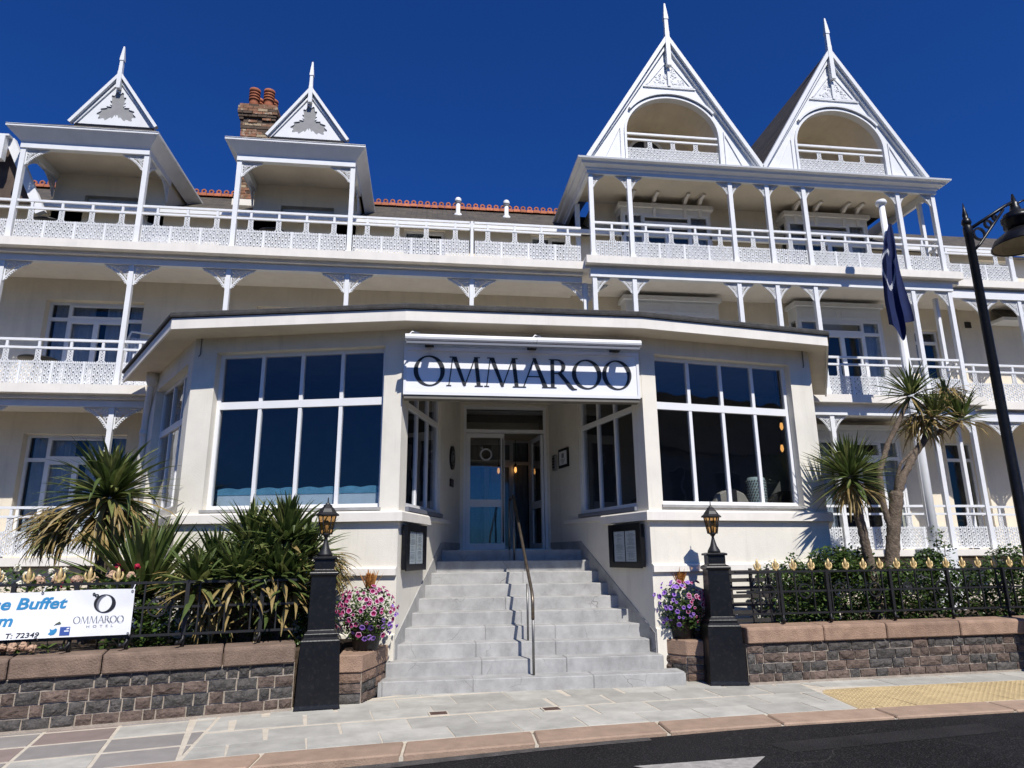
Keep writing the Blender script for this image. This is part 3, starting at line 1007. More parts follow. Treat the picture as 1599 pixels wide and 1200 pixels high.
# windows and balcony doors
def french(x0, x1, z0, z1, zt, dep=0.17, X=FRONT, side=0.21, curt=True, rm=0.3):
    w = x1 - x0
    a, b = x0 + w * side, x1 - w * side
    c = (a + b) / 2
    ex = [(a + 0.02, b - 0.02, zt + 0.035, z1 - 0.06, 0.035), (a + 0.02, c, z0 + 0.06, zt - 0.035, 0.05), (c, b - 0.02, z0 + 0.06, zt - 0.035, 0.05)]
    cur = [(x0 + 0.05, a + 0.05), (a + 0.06, c - 0.10), (c + 0.12, b - 0.02), (b + 0.03, x1 - 0.05)] if curt else [(x0 + 0.05, a), (b, x1 - 0.05)]
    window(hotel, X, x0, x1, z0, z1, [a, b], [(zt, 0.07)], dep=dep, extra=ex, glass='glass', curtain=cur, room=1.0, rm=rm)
for a, b in o_g:
    french(a, b, Z0 + 0.05, 3.95, 3.46)
for a, b in o_1:
    french(a, b, Z1 + 0.05, 6.74, 6.37)
for (a, b) in ((-7.38, -6.28), (-3.32, -2.18)):
    m = (a + b) / 2
    window(hotel, FRONT, a, b, Z2 + 0.05, 9.12, [m], [], dep=0.15, extra=[(a + 0.03, m - 0.01, Z2 + 0.08, 9.09, 0.05), (m + 0.01, b - 0.03, Z2 + 0.08, 9.09, 0.05)],
           curtain=[(a + 0.2, m - 0.05), (m + 0.12, b - 0.06)], room=0.9)
for (a, b) in ((-0.62, 0.30), (2.26, 3.14)):
    m = (a + b) / 2
    window(hotel, FRONT, a, b, 7.95, 8.70, [m], [], dep=0.08, extra=[(m + 0.01, b - 0.03, 7.99, 8.67, 0.05)], curtain=[(a + 0.05, m - 0.03)], room=0.7)
def bay(x0, x1, z0, z1, zt, ztop, brk):
    """box bay: frieze with cornice and curved brackets, front and side lights"""
    yb = 13.72
    X = frame(0, yb, 0)
    w = x1 - x0
    french(x0 + 0.05, x1 - 0.05, z0, z1, zt, dep=0.01, X=X, side=0.22, curt=False, rm=-0.1)
    f = MB()
    f.box(x0, x1, yb, WY, z1, ztop)
    f.box(x0 - 0.06, x1 + 0.06, yb - 0.07, WY, ztop - 0.07, ztop + 0.03)
    f.box(x0, x0 + 0.05, yb, yb + 0.09, z0, z1).box(x1 - 0.05, x1, yb, yb + 0.09, z0, z1)
    f.box(x0, x0 + 0.05, WY - 0.07, WY, z0, z1).box(x1 - 0.05, x1, WY - 0.07, WY, z0, z1)
    f.box(x0 + 0.002, x0 + 0.048, yb + 0.09, WY - 0.07, zt - 0.04, zt + 0.04).box(x1 - 0.048, x1 - 0.002, yb + 0.09, WY - 0.07, zt - 0.04, zt + 0.04)
    if not brk:
        for k in range(2):
            a = x0 + 0.10 + k * (w - 0.1) / 2
            e = a + (w - 0.3) / 2
            f.box(a, e, yb - 0.012, yb, z1 + 0.05, z1 + 0.07).box(a, e, yb - 0.012, yb, ztop - 0.14, ztop - 0.12)
            f.box(a, a + 0.02, yb - 0.012, yb, z1 + 0.07, ztop - 0.14).box(e - 0.02, e, yb - 0.012, yb, z1 + 0.07, ztop - 0.14)
    bm = f.build('bay_frame', 'white' if not brk else 'fascia', hotel)
    for xx in (x0 + 0.02, x1 - 0.02):
        MB().box(xx - 0.004, xx + 0.004, yb + 0.09, WY - 0.07, z0, z1).build('side_pane', 'glass', bm)
    if brk:
        for k in range(4):
            xx = x0 + 0.25 + (w - 0.5) * (0, 0.33, 0.78, 1.0)[k]
            c = MB()
            pts = [(yb - 0.02, ztop - 0.26), (yb - 0.05, ztop - 0.1), (yb - 0.02, ztop + 0.05), (yb - 0.16, ztop + 0.14), (yb - 0.32, ztop + 0.16), (yb - 0.32, ztop + 0.2), (yb + 0.02, ztop + 0.2), (yb + 0.02, ztop - 0.26)]
            c.prism_x(pts, xx - 0.035, xx + 0.035)
            c.build('bay_bracket', 'fascia', bm)
for (a, b) in ((4.30, 6.45), (8.32, 10.40)):
    bay(a, b, Z2 + 0.02, 9.20, 8.93, 9.40, True)
    bay(a, b, Z1 + 0.02, 6.74, 6.42, 7.12, False)
    if a > 8:
        bay(a, b, Z0 + 0.02, 3.95, 3.55, 4.25, False)
R_FR = frame(10.5, WY, 0)
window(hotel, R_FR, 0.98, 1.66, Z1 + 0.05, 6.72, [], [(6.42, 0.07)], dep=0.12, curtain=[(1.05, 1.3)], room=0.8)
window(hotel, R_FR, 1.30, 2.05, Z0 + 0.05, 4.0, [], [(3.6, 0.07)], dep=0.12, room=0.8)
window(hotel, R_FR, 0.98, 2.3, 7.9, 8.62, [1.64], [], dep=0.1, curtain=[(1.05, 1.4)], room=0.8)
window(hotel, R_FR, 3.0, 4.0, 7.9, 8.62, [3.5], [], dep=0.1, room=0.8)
window(hotel, R_FR, 4.6, 6.0, 5.3, 6.6, [5.3], [], dep=0.1, room=0.8)

# tower cornice, ceilings
c = MB()
c.sweep_plan([(3.27, 15.6), (3.27, 12.60), (11.34, 12.60), (11.34, 15.2)],
             [(-0.06, 9.44), (0.02, 9.44), (0.03, 9.51), (0.06, 9.53), (0.07, 9.56), (0.16, 9.60), (0.18, 9.645), (0.25, 9.665), (0.26, 9.70), (-0.06, 9.70)])
c.build('cornice', 'white', hotel)
MB().box(3.30, 11.30, 12.67, WY - 0.002, 9.62, 9.66).build('ceiling', 'soffit', hotel)

# plates with holes
def plate(outer, holes, y0, y1, name, m, parent):
    b = bmesh.new()
    def loop(pts):
        vs = [b.verts.new((p[0], y0, p[1])) for p in pts]
        return [b.edges.new((vs[i], vs[(i + 1) % len(vs)])) for i in range(len(vs))]
    es = loop(outer)
    for h in holes:
        es += loop(h)
    bmesh.ops.triangle_fill(b, use_beauty=True, use_dissolve=False, edges=es)
    r = bmesh.ops.extrude_face_region(b, geom=list(b.faces))
    vs = [g for g in r['geom'] if isinstance(g, bmesh.types.BMVert)]
    bmesh.ops.translate(b, vec=(0, y1 - y0, 0), verts=vs)
    bmesh.ops.recalc_face_normals(b, faces=b.faces)
    me = bpy.data.meshes.new(name)
    bmesh.ops.transform(b, matrix=WM[parent].inverted(), verts=b.verts)
    b.to_mesh(me)
    b.free()
    me.materials.append(M[m])
    o = bpy.data.objects.new(name, me)
    COL.objects.link(o)
    o.parent = parent
    WM[o] = WM[parent].copy()
    return o

def finial(x, y, zb, zm, zt, w=0.10, parent=None):
    b = MB()
    b.lathe(x, y, [(w / 2, zb), (w / 2, zm), (w / 2 - 0.004, zm + 0.01), (w / 2 - 0.010, zm + (zt - zm) * 0.42), (w / 2 + 0.002, zm + (zt - zm) * 0.43), (w / 2 + 0.002, zm + (zt - zm) * 0.47), (0.016, zt - 0.02), (0.006, zt)], square=True)
    b.build('finial', 'white', parent)

def tower_gable(xc):
    yf, hw, zb, za = 12.42, 1.972, 9.69, 12.90
    sl = (za - zb) / hw
    g = MB()
    aw, asp, at_ = 1.045, 10.44, 11.34
    arch = [(xc + aw * math.cos(R(180) * k / 28), asp + (at_ - asp) * math.sin(R(180) * k / 28)) for k in range(29)]
    outer = [(xc - hw, zb), (xc - aw, zb)] + arch[::-1] + [(xc + aw, zb), (xc + hw, zb), (xc, za)]
    face = plate(outer, [], yf + 0.06, yf + 0.16, 'gable_front', 'white', hotel)
    mb = MB()
    # three stepped barge boards
    for (o, w, y0) in ((0.02, 0.085, yf - 0.07), (0.105, 0.055, yf + 0.0)):
        d = o / math.cos(math.atan(sl))
        k = (hw - o * 0.2) 
        pts = [(xc - hw + 0.02 + o * 0.55, zb + 0.012), (xc, za - o * 2.0 + 0.02), (xc + hw - 0.02 - o * 0.55, zb + 0.012)]
        mb.strip_y(pts, w, y0, yf + 0.062)
    b1 = mb.build('barge_board', 'white', face)
    # hood mould over the arch and slim mould on its edge
    h = MB()
    hood = [(xc + (aw + 0.10) * math.cos(R(a)), asp + (at_ - asp + 0.10) * math.sin(R(a))) for a in [34 + 112 * k / 22 for k in range(23)]]
    h.strip_y(hood, 0.05, yf - 0.01, yf + 0.062)
    edge = [(xc + (aw + 0.02) * math.cos(R(180) * k / 28), asp + (at_ - asp + 0.02) * math.sin(R(180) * k / 28)) for k in range(29)]
    h.strip_y([(xc + aw + 0.02, zb + 0.02)] + edge + [(xc - aw - 0.02, zb + 0.02)], 0.05, yf + 0.03, yf + 0.19)
    h.build('arch_mould', 'white', face)
    # side triangles
    for sg in (-1, 1):
        s = MB()
        s.strip_y([(xc + sg * (aw + 0.13), zb + 0.03), (xc + sg * (aw + 0.13), zb + 0.86), (xc + sg * (hw - 0.40), zb + 0.03)], 0.03, yf + 0.036, yf + 0.062)
        s.build('panel_mould', 'white', face)
    s = MB()
    # panel triangle with relief
    s.strip_y([(xc - 0.52, 11.66), (xc, 12.34), (xc + 0.52, 11.66), (xc - 0.52, 11.66)], 0.035, yf + 0.04, yf + 0.062)
    s.box(xc - 0.60, xc + 0.60, yf + 0.03, yf + 0.062, 11.60, 11.625)
    s.build('gable_mould', 'white', face)
    rl = MB()
    rnd = random.Random(int(xc * 100))
    for k in range(70):
        z = 11.68 + rnd.random() ** 1.5 * 0.5
        q = 0.46 * (1 - (z - 11.68) / 0.6) - 0.03
        x = xc + rnd.uniform(-q, q)
        r_ = rnd.uniform(0.022, 0.045)
        add_ring(rl, x, z, r_, r_ * 0.45, 7, yf + 0.046 + rnd.uniform(0, 0.008), yf + 0.062, rnd.random() * 6, arc=5)
    rl.build('relief_ornament', 'white', face)
    finial(xc, yf - 0.03, 12.12, za + 0.10, 13.80, 0.10, face)
    MB().box(xc - 0.03, xc + 0.03, yf + 0.01, yf + 0.062, 11.64, 12.1).build('stile', 'white', face)
    # loggia behind the arch: barrel lining, back wall with a small round-headed window, floor
    v = MB()
    n = 20
    vs = []
    for y in (yf + 0.162, 13.75):
        for k in range(n + 1):
            a = R(180) * k / n
            vs.append((xc + (aw + 0.03) * math.cos(a), y, asp + (at_ - asp + 0.03) * math.sin(a)))
    fs = [(k, k + 1, n + 2 + k, n + 1 + k) for k in range(n)]
    v._add(vs, fs)
    v.box(xc - aw - 0.06, xc - aw - 0.03, yf + 0.162, 13.75, zb, asp).box(xc + aw + 0.03, xc + aw + 0.06, yf + 0.162, 13.75, zb, asp)
    v.prism_y([(xc - aw - 0.05, zb), (xc + aw + 0.05, zb)] + [(xc + (aw + 0.05) * math.cos(R(180) * k / n), asp + (at_ - asp + 0.05) * math.sin(R(180) * k / n)) for k in range(n + 1)], 13.75, 13.85)
    v.box(xc - aw - 0.06, xc + aw + 0.06, yf + 0.162, 13.75, zb, zb + 0.05)
    v.build('loggia_lining', 'soffit', face)
    wx = xc - 0.18 if xc < 7 else xc - 0.55
    arc2 = [(wx + 0.42 * math.cos(R(180) * k / 14), 10.72 + 0.42 * math.sin(R(180) * k / 14)) for k in range(15)]
    wf = MB()
    wf.strip_y([(wx + 0.42, zb + 0.1)] + arc2 + [(wx - 0.42, zb + 0.1)], 0.06, 13.70, 13.748)
    wf.box(wx - 0.03, wx + 0.03, 13.705, 13.747, zb + 0.1, 11.1)
    wf.build('loggia_window', 'upvc', face)
    gl = MB()
    gl.prism_y([(wx + 0.40, zb + 0.1)] + [(wx + (p[0] - wx) * 0.95, p[1] - 0.01) for p in arc2] + [(wx - 0.40, zb + 0.1)], 13.73, 13.742)
    gl.build('loggia_pane', 'ink', face)
    # rails and lace in the arch
    r = MB()
    r.box(xc - aw + 0.005, xc + aw - 0.005, yf + 0.08, yf + 0.125, 10.40, 10.445).box(xc - aw + 0.005, xc + aw - 0.005, yf + 0.08, yf + 0.12, 10.26, 10.30)
    rr = r.build('loggia_rail', 'white', face)
    for k in range(4):
        w = (2 * aw - 0.02) / 4
        inst('lace_panel', LACE, Matrix.Translation((xc - aw + 0.01 + k * w, yf + 0.10, zb + 0.01)) @ Matrix.Diagonal((w / PW, 1, 0.92, 1)), face)
        if k:
            inst('lace_pedestal', PEDESTAL, Matrix.Translation((xc - aw + 0.01 + k * w, yf + 0.10, zb + 0.385)) @ Matrix.Diagonal((1, 1, 0.94, 1)), face)
    # roof planes
    t = MB()
    for sg in (-1, 1):
        e = (xc + sg * (hw + 0.03), zb - 0.03)
        a = (xc, za + 0.03)
        nrm = Vector((sl, 1)).normalized() * 0.05
        t.prism_y([e, a, (a[0] - sg * 0.0, a[1] - 0.10), (e[0] - sg * 0.07, e[1])], yf + 0.001, 18.2)
    t.build('roof', 'slate', hotel)
tower_gable(5.17)
tower_gable(9.09)
def dormer(xl, xr, gx, yf=12.90, seed=1):
    """hipped dormer roof over a balcony, with an ornamented gablet; xl/xr are the post lines"""
    c = (xl + xr) / 2
    hw = (xr - xl) / 2 + 0.26
    ez = 9.82
    dy = yf - 12.90
    b = MB()
    b.box(xl - 0.05, xr + 0.05, yf - 0.02, yf + 0.10, 9.44, 9.60)
    b.box(xl - 0.05, xl + 0.06, yf + 0.10, WY - 0.002, 9.44, 9.60).box(xr - 0.06, xr + 0.05, yf + 0.10, WY - 0.002, 9.44, 9.60)
    roof_e = b.build('eaves_beam', 'white', hotel)
    e = MB()
    e.sweep_plan([(xl - 0.05, 15.6), (xl - 0.05, yf - 0.02), (xr + 0.05, yf - 0.02), (xr + 0.05, 15.6)],
                 [(0.0, 9.56), (0.03, 9.60), (0.19, 9.765), (0.21, 9.78), (0.21, 9.835), (0.0, 9.835)])
    e.build('eaves', 'white', hotel)
    MB().box(xl + 0.06, xr - 0.06, yf + 0.10, WY - 0.002, 9.605, 9.66).build('ceiling', 'soffit', hotel)
    w = MB()
    dz = [(o[0], o[1]) for o in ((-7.38, -6.28), (-3.32, -2.18)) if xl < o[0] < xr]
    w.at(Matrix.Translation((xl + 0.02, WY, 0)))
    wall_panel(w, xr - xl - 0.04, Z2, 9.70, 0.3, [(a - xl - 0.02, q - xl - 0.02, Z2 + 0.05, 9.12) for a, q in dz])
    w.at(Matrix.Identity(4))
    w.box(xl + 0.02, xl + 0.25, WY + 0.3, 17.0, 8.6, 9.7).box(xr - 0.25, xr - 0.02, WY + 0.3, 17.0, 8.6, 9.7)
    w.build('wall', 'cream', hotel)
    # roof
    rz = ez + 1.415 * hw
    gy = 13.92 + dy
    gw = 0.80
    gz = ez + (hw - gw) * 1.415
    y0 = yf - 0.24
    t = MB()
    vs = [(c - hw, y0, ez), (c + hw, y0, ez), (c - gw, gy, gz), (c + gw, gy, gz), (c, gy, rz), (c - hw, 17.2, ez), (c + hw, 17.2, ez), (c, 17.2, rz)]
    fs = [(0, 1, 3, 2), (0, 2, 4, 7, 5), (1, 6, 7, 4, 3), (2, 3, 4), (5, 7, 6), (0, 5, 6, 1)]
    t._add(vs, fs)
    t.build('roof', 'slate', hotel)
    # gablet
    tre = []
    for k in range(84):
        a = 2 * math.pi * k / 84
        rr = 0.285 + 0.125 * math.cos(3 * (a - R(90))) + 0.026 * (1 if (k // 2) % 2 else -1)
        tre.append((c + rr * math.cos(a) * 1.02, gz + 0.39 + rr * math.sin(a) * 1.02))
    out = [(c - gw - 0.02, gz - 0.02), (c + gw + 0.02, gz - 0.02), (c, rz + 0.06)]
    g = plate(out, [tre], gy - 0.10, gy - 0.078, 'gablet', 'white', hotel)
    MB().prism_y([(c - gw + 0.1, gz + 0.02), (c + gw - 0.1, gz + 0.02), (c, rz - 0.15)], gy - 0.076, gy - 0.03).build('gablet_backing', 'panelgrey', g)
    bb = MB()
    for (o, ww, ya) in ((0.0, 0.065, gy - 0.20), (0.085, 0.04, gy - 0.135)):
        bb.strip_y([(c - gw - 0.08 + o * 0.8, gz - 0.06 + 0.02), (c, rz + 0.10 - o * 1.7), (c + gw + 0.08 - o * 0.8, gz - 0.06 + 0.02)], ww, ya, gy - 0.102)
    bb.build('barge_board', 'white', g)
    finial(c, gy - 0.18, rz - 0.28, rz + 0.13, rz + 0.80, 0.085, g)
    MB().box(c - gw, c + gw, gy - 0.13, gy - 0.02, gz - 0.09, gz - 0.03).build('gablet_gap_shade', 'black', g)  # black bar painted in for the shaded gap below the gablet
dormer(-8.02, -5.72, -6.87)
dormer(-3.93, -1.66, -2.80)
# the clipped verge of the next gable at the left-hand edge
M['darkwood'] = mat('brown_stained_boards', (0.10, 0.072, 0.055), 0.85, 0.3, 5.0)
vg = MB()
vg.box(-11.2, -8.66, 13.2, 13.3, 9.52, 9.86)
vg.box(-11.2, -8.50, 13.17, 13.30, 9.862, 9.90)
vg.box(-8.66, -8.56, 13.16, 13.30, 9.34, 9.86)
vg = vg.build('verge', 'white', hotel)
MB().strip_y([(-8.56, 9.86), (-7.76, 8.28)], 0.17, 13.31, 13.42).build('verge_rake', 'white', hotel)
MB().prism_y([(-11.2, 8.6), (-8.04, 8.6), (-8.66, 9.78), (-11.2, 9.78)], 13.55, 13.62).build('gable_boarding', 'darkwood', hotel)

# main roof with crested ridge
sl = (10.80 - 8.90) / (17.0 - 14.1)
t = MB()
t.prism_x([(13.80, 8.90 - 0.3 * sl), (17.0, 10.80), (17.0, 10.72), (13.84, 8.90 - 0.3 * sl - 0.06)], -15, 18)
t.prism_x([(17.0, 10.80), (20.5, 8.50), (20.5, 8.42), (17.0, 10.72)], -15, 18)
roof = t.build('roof', 'slate', hotel)
MB().box(-15, 18, 13.72, 13.80, 8.62, 8.72).build('gutter', 'white', hotel)
rt = MB()
w = 0.187
a0 = [(0.11 * math.cos(R(a)), 0.095 * math.sin(R(a)) - 0.02) for a in (190, 150, 120, 90, 60, 30, -10)]
n = len(a0)
for (sx) in (0.004, w - 0.004):
    rt.v += [(sx, p[0], p[1] + 0.03) for p in a0]
for k in range(n - 1):
    rt.f.append([k, k + 1, n + k + 1, n + k]); rt.mi.append(0); rt.sm.append(False)
rt.f += [list(range(n)), list(range(n, 2 * n))[::-1]]; rt.mi += [0, 0]; rt.sm += [False, False]
add_ring(rt, w / 2, 0.155, 0.068, 0.034, 10, -0.022, 0.022)
rt.box(0.02, w - 0.02, -0.02, 0.02, 0.085, 0.115)
_o = rt.build('ridge_tile', 'terracotta')
RT = _o.data
bpy.data.objects.remove(_o)
x = -11.0
rnd = random.Random(3)
while x < 3.4:
    inst('ridge_tile', RT, Matrix.Translation((x, 17.0, 10.80 + rnd.uniform(-0.006, 0.006))) @ Matrix.Rotation(rnd.uniform(-0.02, 0.02), 4, 'X'), roof)
    x += w + 0.002
# roof vents
for x in (0.66, 1.92):
    v = MB()
    v.lathe(x, 15.95, [(0.13, 10.0), (0.10, 10.12), (0.055, 10.14), (0.055, 10.42)], 14)
    v.lathe(x, 15.95, [(0.05, 10.42), (0.085, 10.44), (0.085, 10.54), (0.06, 10.58), (0.01, 10.60)], 14)
    vo = v.build('roof_vent', 'upvc', roof)
    MB().lathe(x, 15.95, [(0.088, 10.455), (0.088, 10.475)], 14).build('vent_slot', 'ink', vo)

# chimney
cx0, cx1, cy0, cy1 = -4.80, -4.02, 15.6, 16.4
ch = MB().box(cx0 + 0.02, cx1 - 0.02, cy0 + 0.02, cy1 - 0.02, 9.3, 12.45)
chim = ch.build('chimney', 'mortar', hotel)
bk = MB(['brick'])
rnd = random.Random(9)
z = 9.6
row = 0
def brick_ring(x0, x1, y0, y1, z0, h, row, skip=0.0):
    n = max(3, round((x1 - x0) / 0.225))
    L = (x1 - x0) / n
    for face in range(4):
        m_ = n if face in (0, 2) else max(3, round((y1 - y0) / 0.225))
        l2 = (x1 - x0) / m_ if face in (0, 2) else (y1 - y0) / m_
        off = (row % 2) * 0.5
        for k in range(m_ + 1):
            a = (k - off) * l2 + 0.006
            e = (k + 1 - off) * l2 - 0.006
            tot = (x1 - x0) if face in (0, 2) else (y1 - y0)
            a = max(0.0, a); e = min(tot, e)
            if e - a < 0.02 or rnd.random() < skip:
                continue
            j = rnd.uniform(-0.006, 0.008)
            bk.m = rnd.choice((0, 0, 0, 2, 0, 1, 2))
            if face == 0:
                bk.box(x0 + a, x0 + e, y0 - j, y0 + 0.05, z0 + 0.005, z0 + h - 0.005)
            elif face == 2:
                bk.box(x0 + a, x0 + e, y1 - 0.05, y1 + j, z0 + 0.005, z0 + h - 0.005)
            elif face == 1:
                bk.box(x1 - 0.05, x1 + j, y0 + a + 0.051 * 0, y0 + e, z0 + 0.006, z0 + h - 0.006)
            else:
                bk.box(x0 - j, x0 + 0.05, y0 + a, y0 + e, z0 + 0.006, z0 + h - 0.006)
while z < 12.0:
    brick_ring(cx0, cx1, cy0, cy1, z, 0.075, row)
    z += 0.075
    row += 1
for k, g in enumerate((0.02, 0.05, 0.05, 0.07, 0.09, 0.09, 0.09, 0.06)):
    brick_ring(cx0 - g, cx1 + g, cy0 - g, cy1 + g, z, 0.075, row, 0.45 if k in (1, 2) else 0.0)
    z += 0.075
    row += 1
M['brick_tan'] = mat('tan_chimney_brick', (0.40, 0.31, 0.20), 0.9, 0.3, 8.0, 0.4, 60)
M['brick_dark'] = mat('sooty_chimney_brick', (0.10, 0.07, 0.05), 0.9, 0.4, 8.0, 0.4, 60)
bk.build('brickwork', ['brick', 'brick_tan', 'brick_dark'], chim, kind='stuff')
MB().box(cx0 - 0.015, cx1 + 0.015, cy0 - 0.015, cy1 + 0.015, 12.0, z - 0.03).build('flaunching', 'brick_dark', chim)
MB().box(cx0 - 0.03, cx1 + 0.03, cy0 - 0.04, cy1, 9.85, 10.02).build('flashing', 'fascia', chim)
for (px, py) in ((-4.60, 15.80), (-4.24, 15.80), (-4.60, 16.2), (-4.24, 16.2)):
    p = MB()
    p.lathe(px, py, [(0.125, z - 0.05), (0.118, z + 0.18), (0.11, z + 0.26), (0.135, z + 0.265), (0.135, z + 0.30), (0.115, z + 0.31), (0.115, z + 0.34), (0.137, z + 0.345), (0.137, z + 0.38), (0.115, z + 0.39), (0.115, z + 0.42), (0.137, z + 0.425), (0.137, z + 0.46), (0.115, z + 0.47), (0.115, z + 0.50), (0.137, z + 0.505), (0.137, z + 0.58), (0.10, z + 0.585)], 16)
    po = p.build('chimney_pot', 'terracotta', chim)
# slated lean-to at the right-hand end
MB().prism_x([(13.72, 6.98), (14.095, 7.40), (14.095, 7.34), (13.76, 6.96)], 13.55, 18).build('lean_to_roof', 'slate', hotel)
MB().box(13.5, 18, 13.66, 14.09, 6.88, 6.955).build('gutter', 'white', hotel)
# drain pipe and air vent on the right-hand wall
MB().tube([(12.6, 14.03, 1.6), (12.6, 14.03, 8.6)], 0.045, 10).build('drain_pipe', 'cream', hotel)
MB().box(12.86, 13.02, 14.08, 14.099, 6.8, 6.95).build('air_vent', 'darkchair', hotel)

# ------------------------------------------------------------------ glazed entrance pavilion
pav_b = thing('entrance_pavilion', 'single-storey cream sunroom with big white-framed windows and a flat felt roof round the doorway', 'pavilion', (1.3, 9.5, 0.0))
LLx, LLy = -3.31, 9.71
RRx, RRy = 5.86, 9.48
cL, cR = (-0.35, 9.0), (2.99, 9.0)
def fr2(a, b):
    return frame(a[0], a[1], math.atan2(b[1] - a[1], b[0] - a[0])), math.hypot(b[0] - a[0], b[1] - a[1])
sd = Vector((0.515, 0.857))
LB = (LLx - 0.515 * 3.4, LLy + 0.857 * 3.4)
RB = (RRx + 0.515 * 3.6, RRy + 0.857 * 3.6)
dL, dR = (0.60, 12.30), (2.24, 12.30)
XLf, lLf = fr2((LLx, LLy), cL)
XRf, lRf = fr2(cR, (RRx, RRy))
XLs, lLs = fr2(LB, (LLx, LLy))
XRs, lRs = fr2((RRx, RRy), RB)
XLc, lLc = fr2(cL, dL)
XRc, lRc = fr2(dR, cR)
WT = 4.65
w = MB()
def wl2(X, length, ops, th=0.22, z1=WT):
    w.at(X)
    wall_panel(w, length, -0.15, z1, th, ops)
oLf = [(0.345, 2.785, 2.19, 4.38)]
oRf = [(0.222, 2.525, 2.22, 4.36)]
oLs = [(1.0, 3.12, 2.25, 4.30)]
oRs = [(0.3, 2.5, 2.25, 4.30)]
oLc = [(0.29, 2.05, 2.21, 4.22)]
oRc = [(lRc - 2.10, lRc - 0.31, 2.21, 4.22)]
wl2(XLf, lLf, oLf); wl2(XRf, lRf, oRf); wl2(XLs, lLs, oLs); wl2(XRs, lRs, oRs)
wl2(XLc, lLc, oLc, 0.16, 4.40); wl2(XRc, lRc, oRc, 0.16, 4.40)
w.at(Matrix.Identity(4))
w.build('wall', 'stucco', pav_b)
# front lintel over the porch, porch ceiling, door wall
MB().box(cL[0] + 0.002, cR[0] - 0.002, 9.003, 9.20, 3.70, WT).build('lintel', 'stucco', pav_b)
MB().prism_z([(cL[0], 9.2), (cR[0], 9.2), (dR[0] + 0.1, 12.4), (dL[0] - 0.1, 12.4)], 4.30, 4.36).build('porch_ceiling', 'soffit', pav_b)
DX0, DX1 = 0.66, 2.20
dw = MB()
dw.box(0.50, DX0, 12.30, 12.42, 1.5, 4.4).box(DX1, 2.34, 12.30, 12.42, 1.5, 4.4).box(DX0, DX1, 12.30, 12.42, 4.26, 4.4)
dw.build('door_wall', 'stucco', pav_b)
# string courses swept round the front
path_l = [LB, (LLx, LLy), cL, (cL[0] + (dL[0] - cL[0]) * 0.38, 9.0 + 3.3 * 0.38)]
path_r = [(dR[0] + (cR[0] - dR[0]) * 0.62, 12.3 - 3.3 * 0.62), cR, (RRx, RRy), RB]
for z0, z1, o in ((2.005, 2.135, 0.075), (1.335, 1.435, 0.05)):
    for pth in (path_l, path_r):
        p = list(pth)
        if z0 < 1.9:
            p = p[:-1] if pth is path_l else p[1:]
        b = MB()
        b.sweep_plan(p, [(-0.02, z0), (o, z0), (o, z1 - 0.02), (o - 0.02, z1), (-0.02, z1)])
        b.build('string_course', 'fascia', pav_b)
for (X, a, e) in ((XLc, 1.29, 2.75), (XRc, 0.65, lRc - 1.30)):
    MB().at(X).box(a, e, -0.035, 0.02, 2.07, 2.135).build('string_course', 'fascia', pav_b)
# base plinth blocks of the front
for pth in ([LB, (LLx, LLy), cL], [cR, (RRx, RRy), RB]):
    MB().sweep_plan(pth, [(-0.02, -0.1), (0.03, -0.1), (0.03, 0.62), (-0.02, 0.65)]).build('base_plinth', 'stucco', pav_b)
# roof: soffit slab, fascia board, felt
EV = [(-5.30, 12.28), (-3.445, 9.198), (-0.314, 8.54), (2.866, 8.54), (5.91, 9.065), (7.815, 12.236)]
MB().prism_z(EV, 4.595, 4.722).build('soffit', 'soffit', pav_b)
MB().sweep_plan(EV, [(0.0, 4.562), (0.028, 4.562), (0.028, 4.715), (0.0, 4.715)]).build('fascia_board', 'fascia', pav_b)
b = MB()
b.sweep_plan(EV, [(-0.30, 4.723), (0.055, 4.723), (0.06, 4.745), (0.055, 4.785), (0.01, 4.810), (-0.30, 4.818)])
b.build('felt_edge', 'felt', pav_b)
MB().prism_z([(-5.05, 12.30), (-3.28, 9.58), (-0.30, 8.98), (2.90, 8.98), (5.80, 9.47), (7.55, 12.28)], 4.70, 4.808).build('roof', 'felt', pav_b)
# windows
def w8(X, s0, s1, z0, z1, n, zt, th, glass, dep=0.12, name='window', bars=0.05):
    cols = [s0 + 0.055 + (s1 - s0 - 0.11) * k / n for k in range(1, n)]
    return window(pav_b, X, s0, s1, z0, z1, cols, [(zt, th)], dep=dep, fw=0.055, fd=0.06, bars=bars, glass=glass, name=name)
wLf = w8(XLf, *oLf[0], 4, 3.63, 0.105, 'glassdark')
wRf = w8(XRf, *oRf[0], 4, 3.63, 0.105, 'glassdark')
wLs = w8(XLs, *oLs[0], 3, 3.55, 0.10, 'glassdark')
wRs = w8(XRs, *oRs[0], 3, 3.55, 0.10, 'glass')
wLc = w8(XLc, *oLc[0], 3, 3.62, 0.075, 'glassdark', dep=0.04)
wRc = w8(XRc, *oRc[0], 3, 3.62, 0.075, 'glassdark', dep=0.04)
for (X, o) in ((XLf, oLf[0]), (XRf, oRf[0])):
    MB().at(X).box(o[0] - 0.02, o[1] + 0.02, -0.03, 0.115, o[2] - 0.04, o[2] - 0.003).build('window_sill', 'step', pav_b)
for (X, o) in ((XLc, oLc[0]), (XRc, oRc[0])):
    MB().at(X).box(o[0] - 0.02, o[1] + 0.02, -0.05, 0.038, o[2] - 0.06, o[2] - 0.003).build('window_sill', 'inkgrey', pav_b)
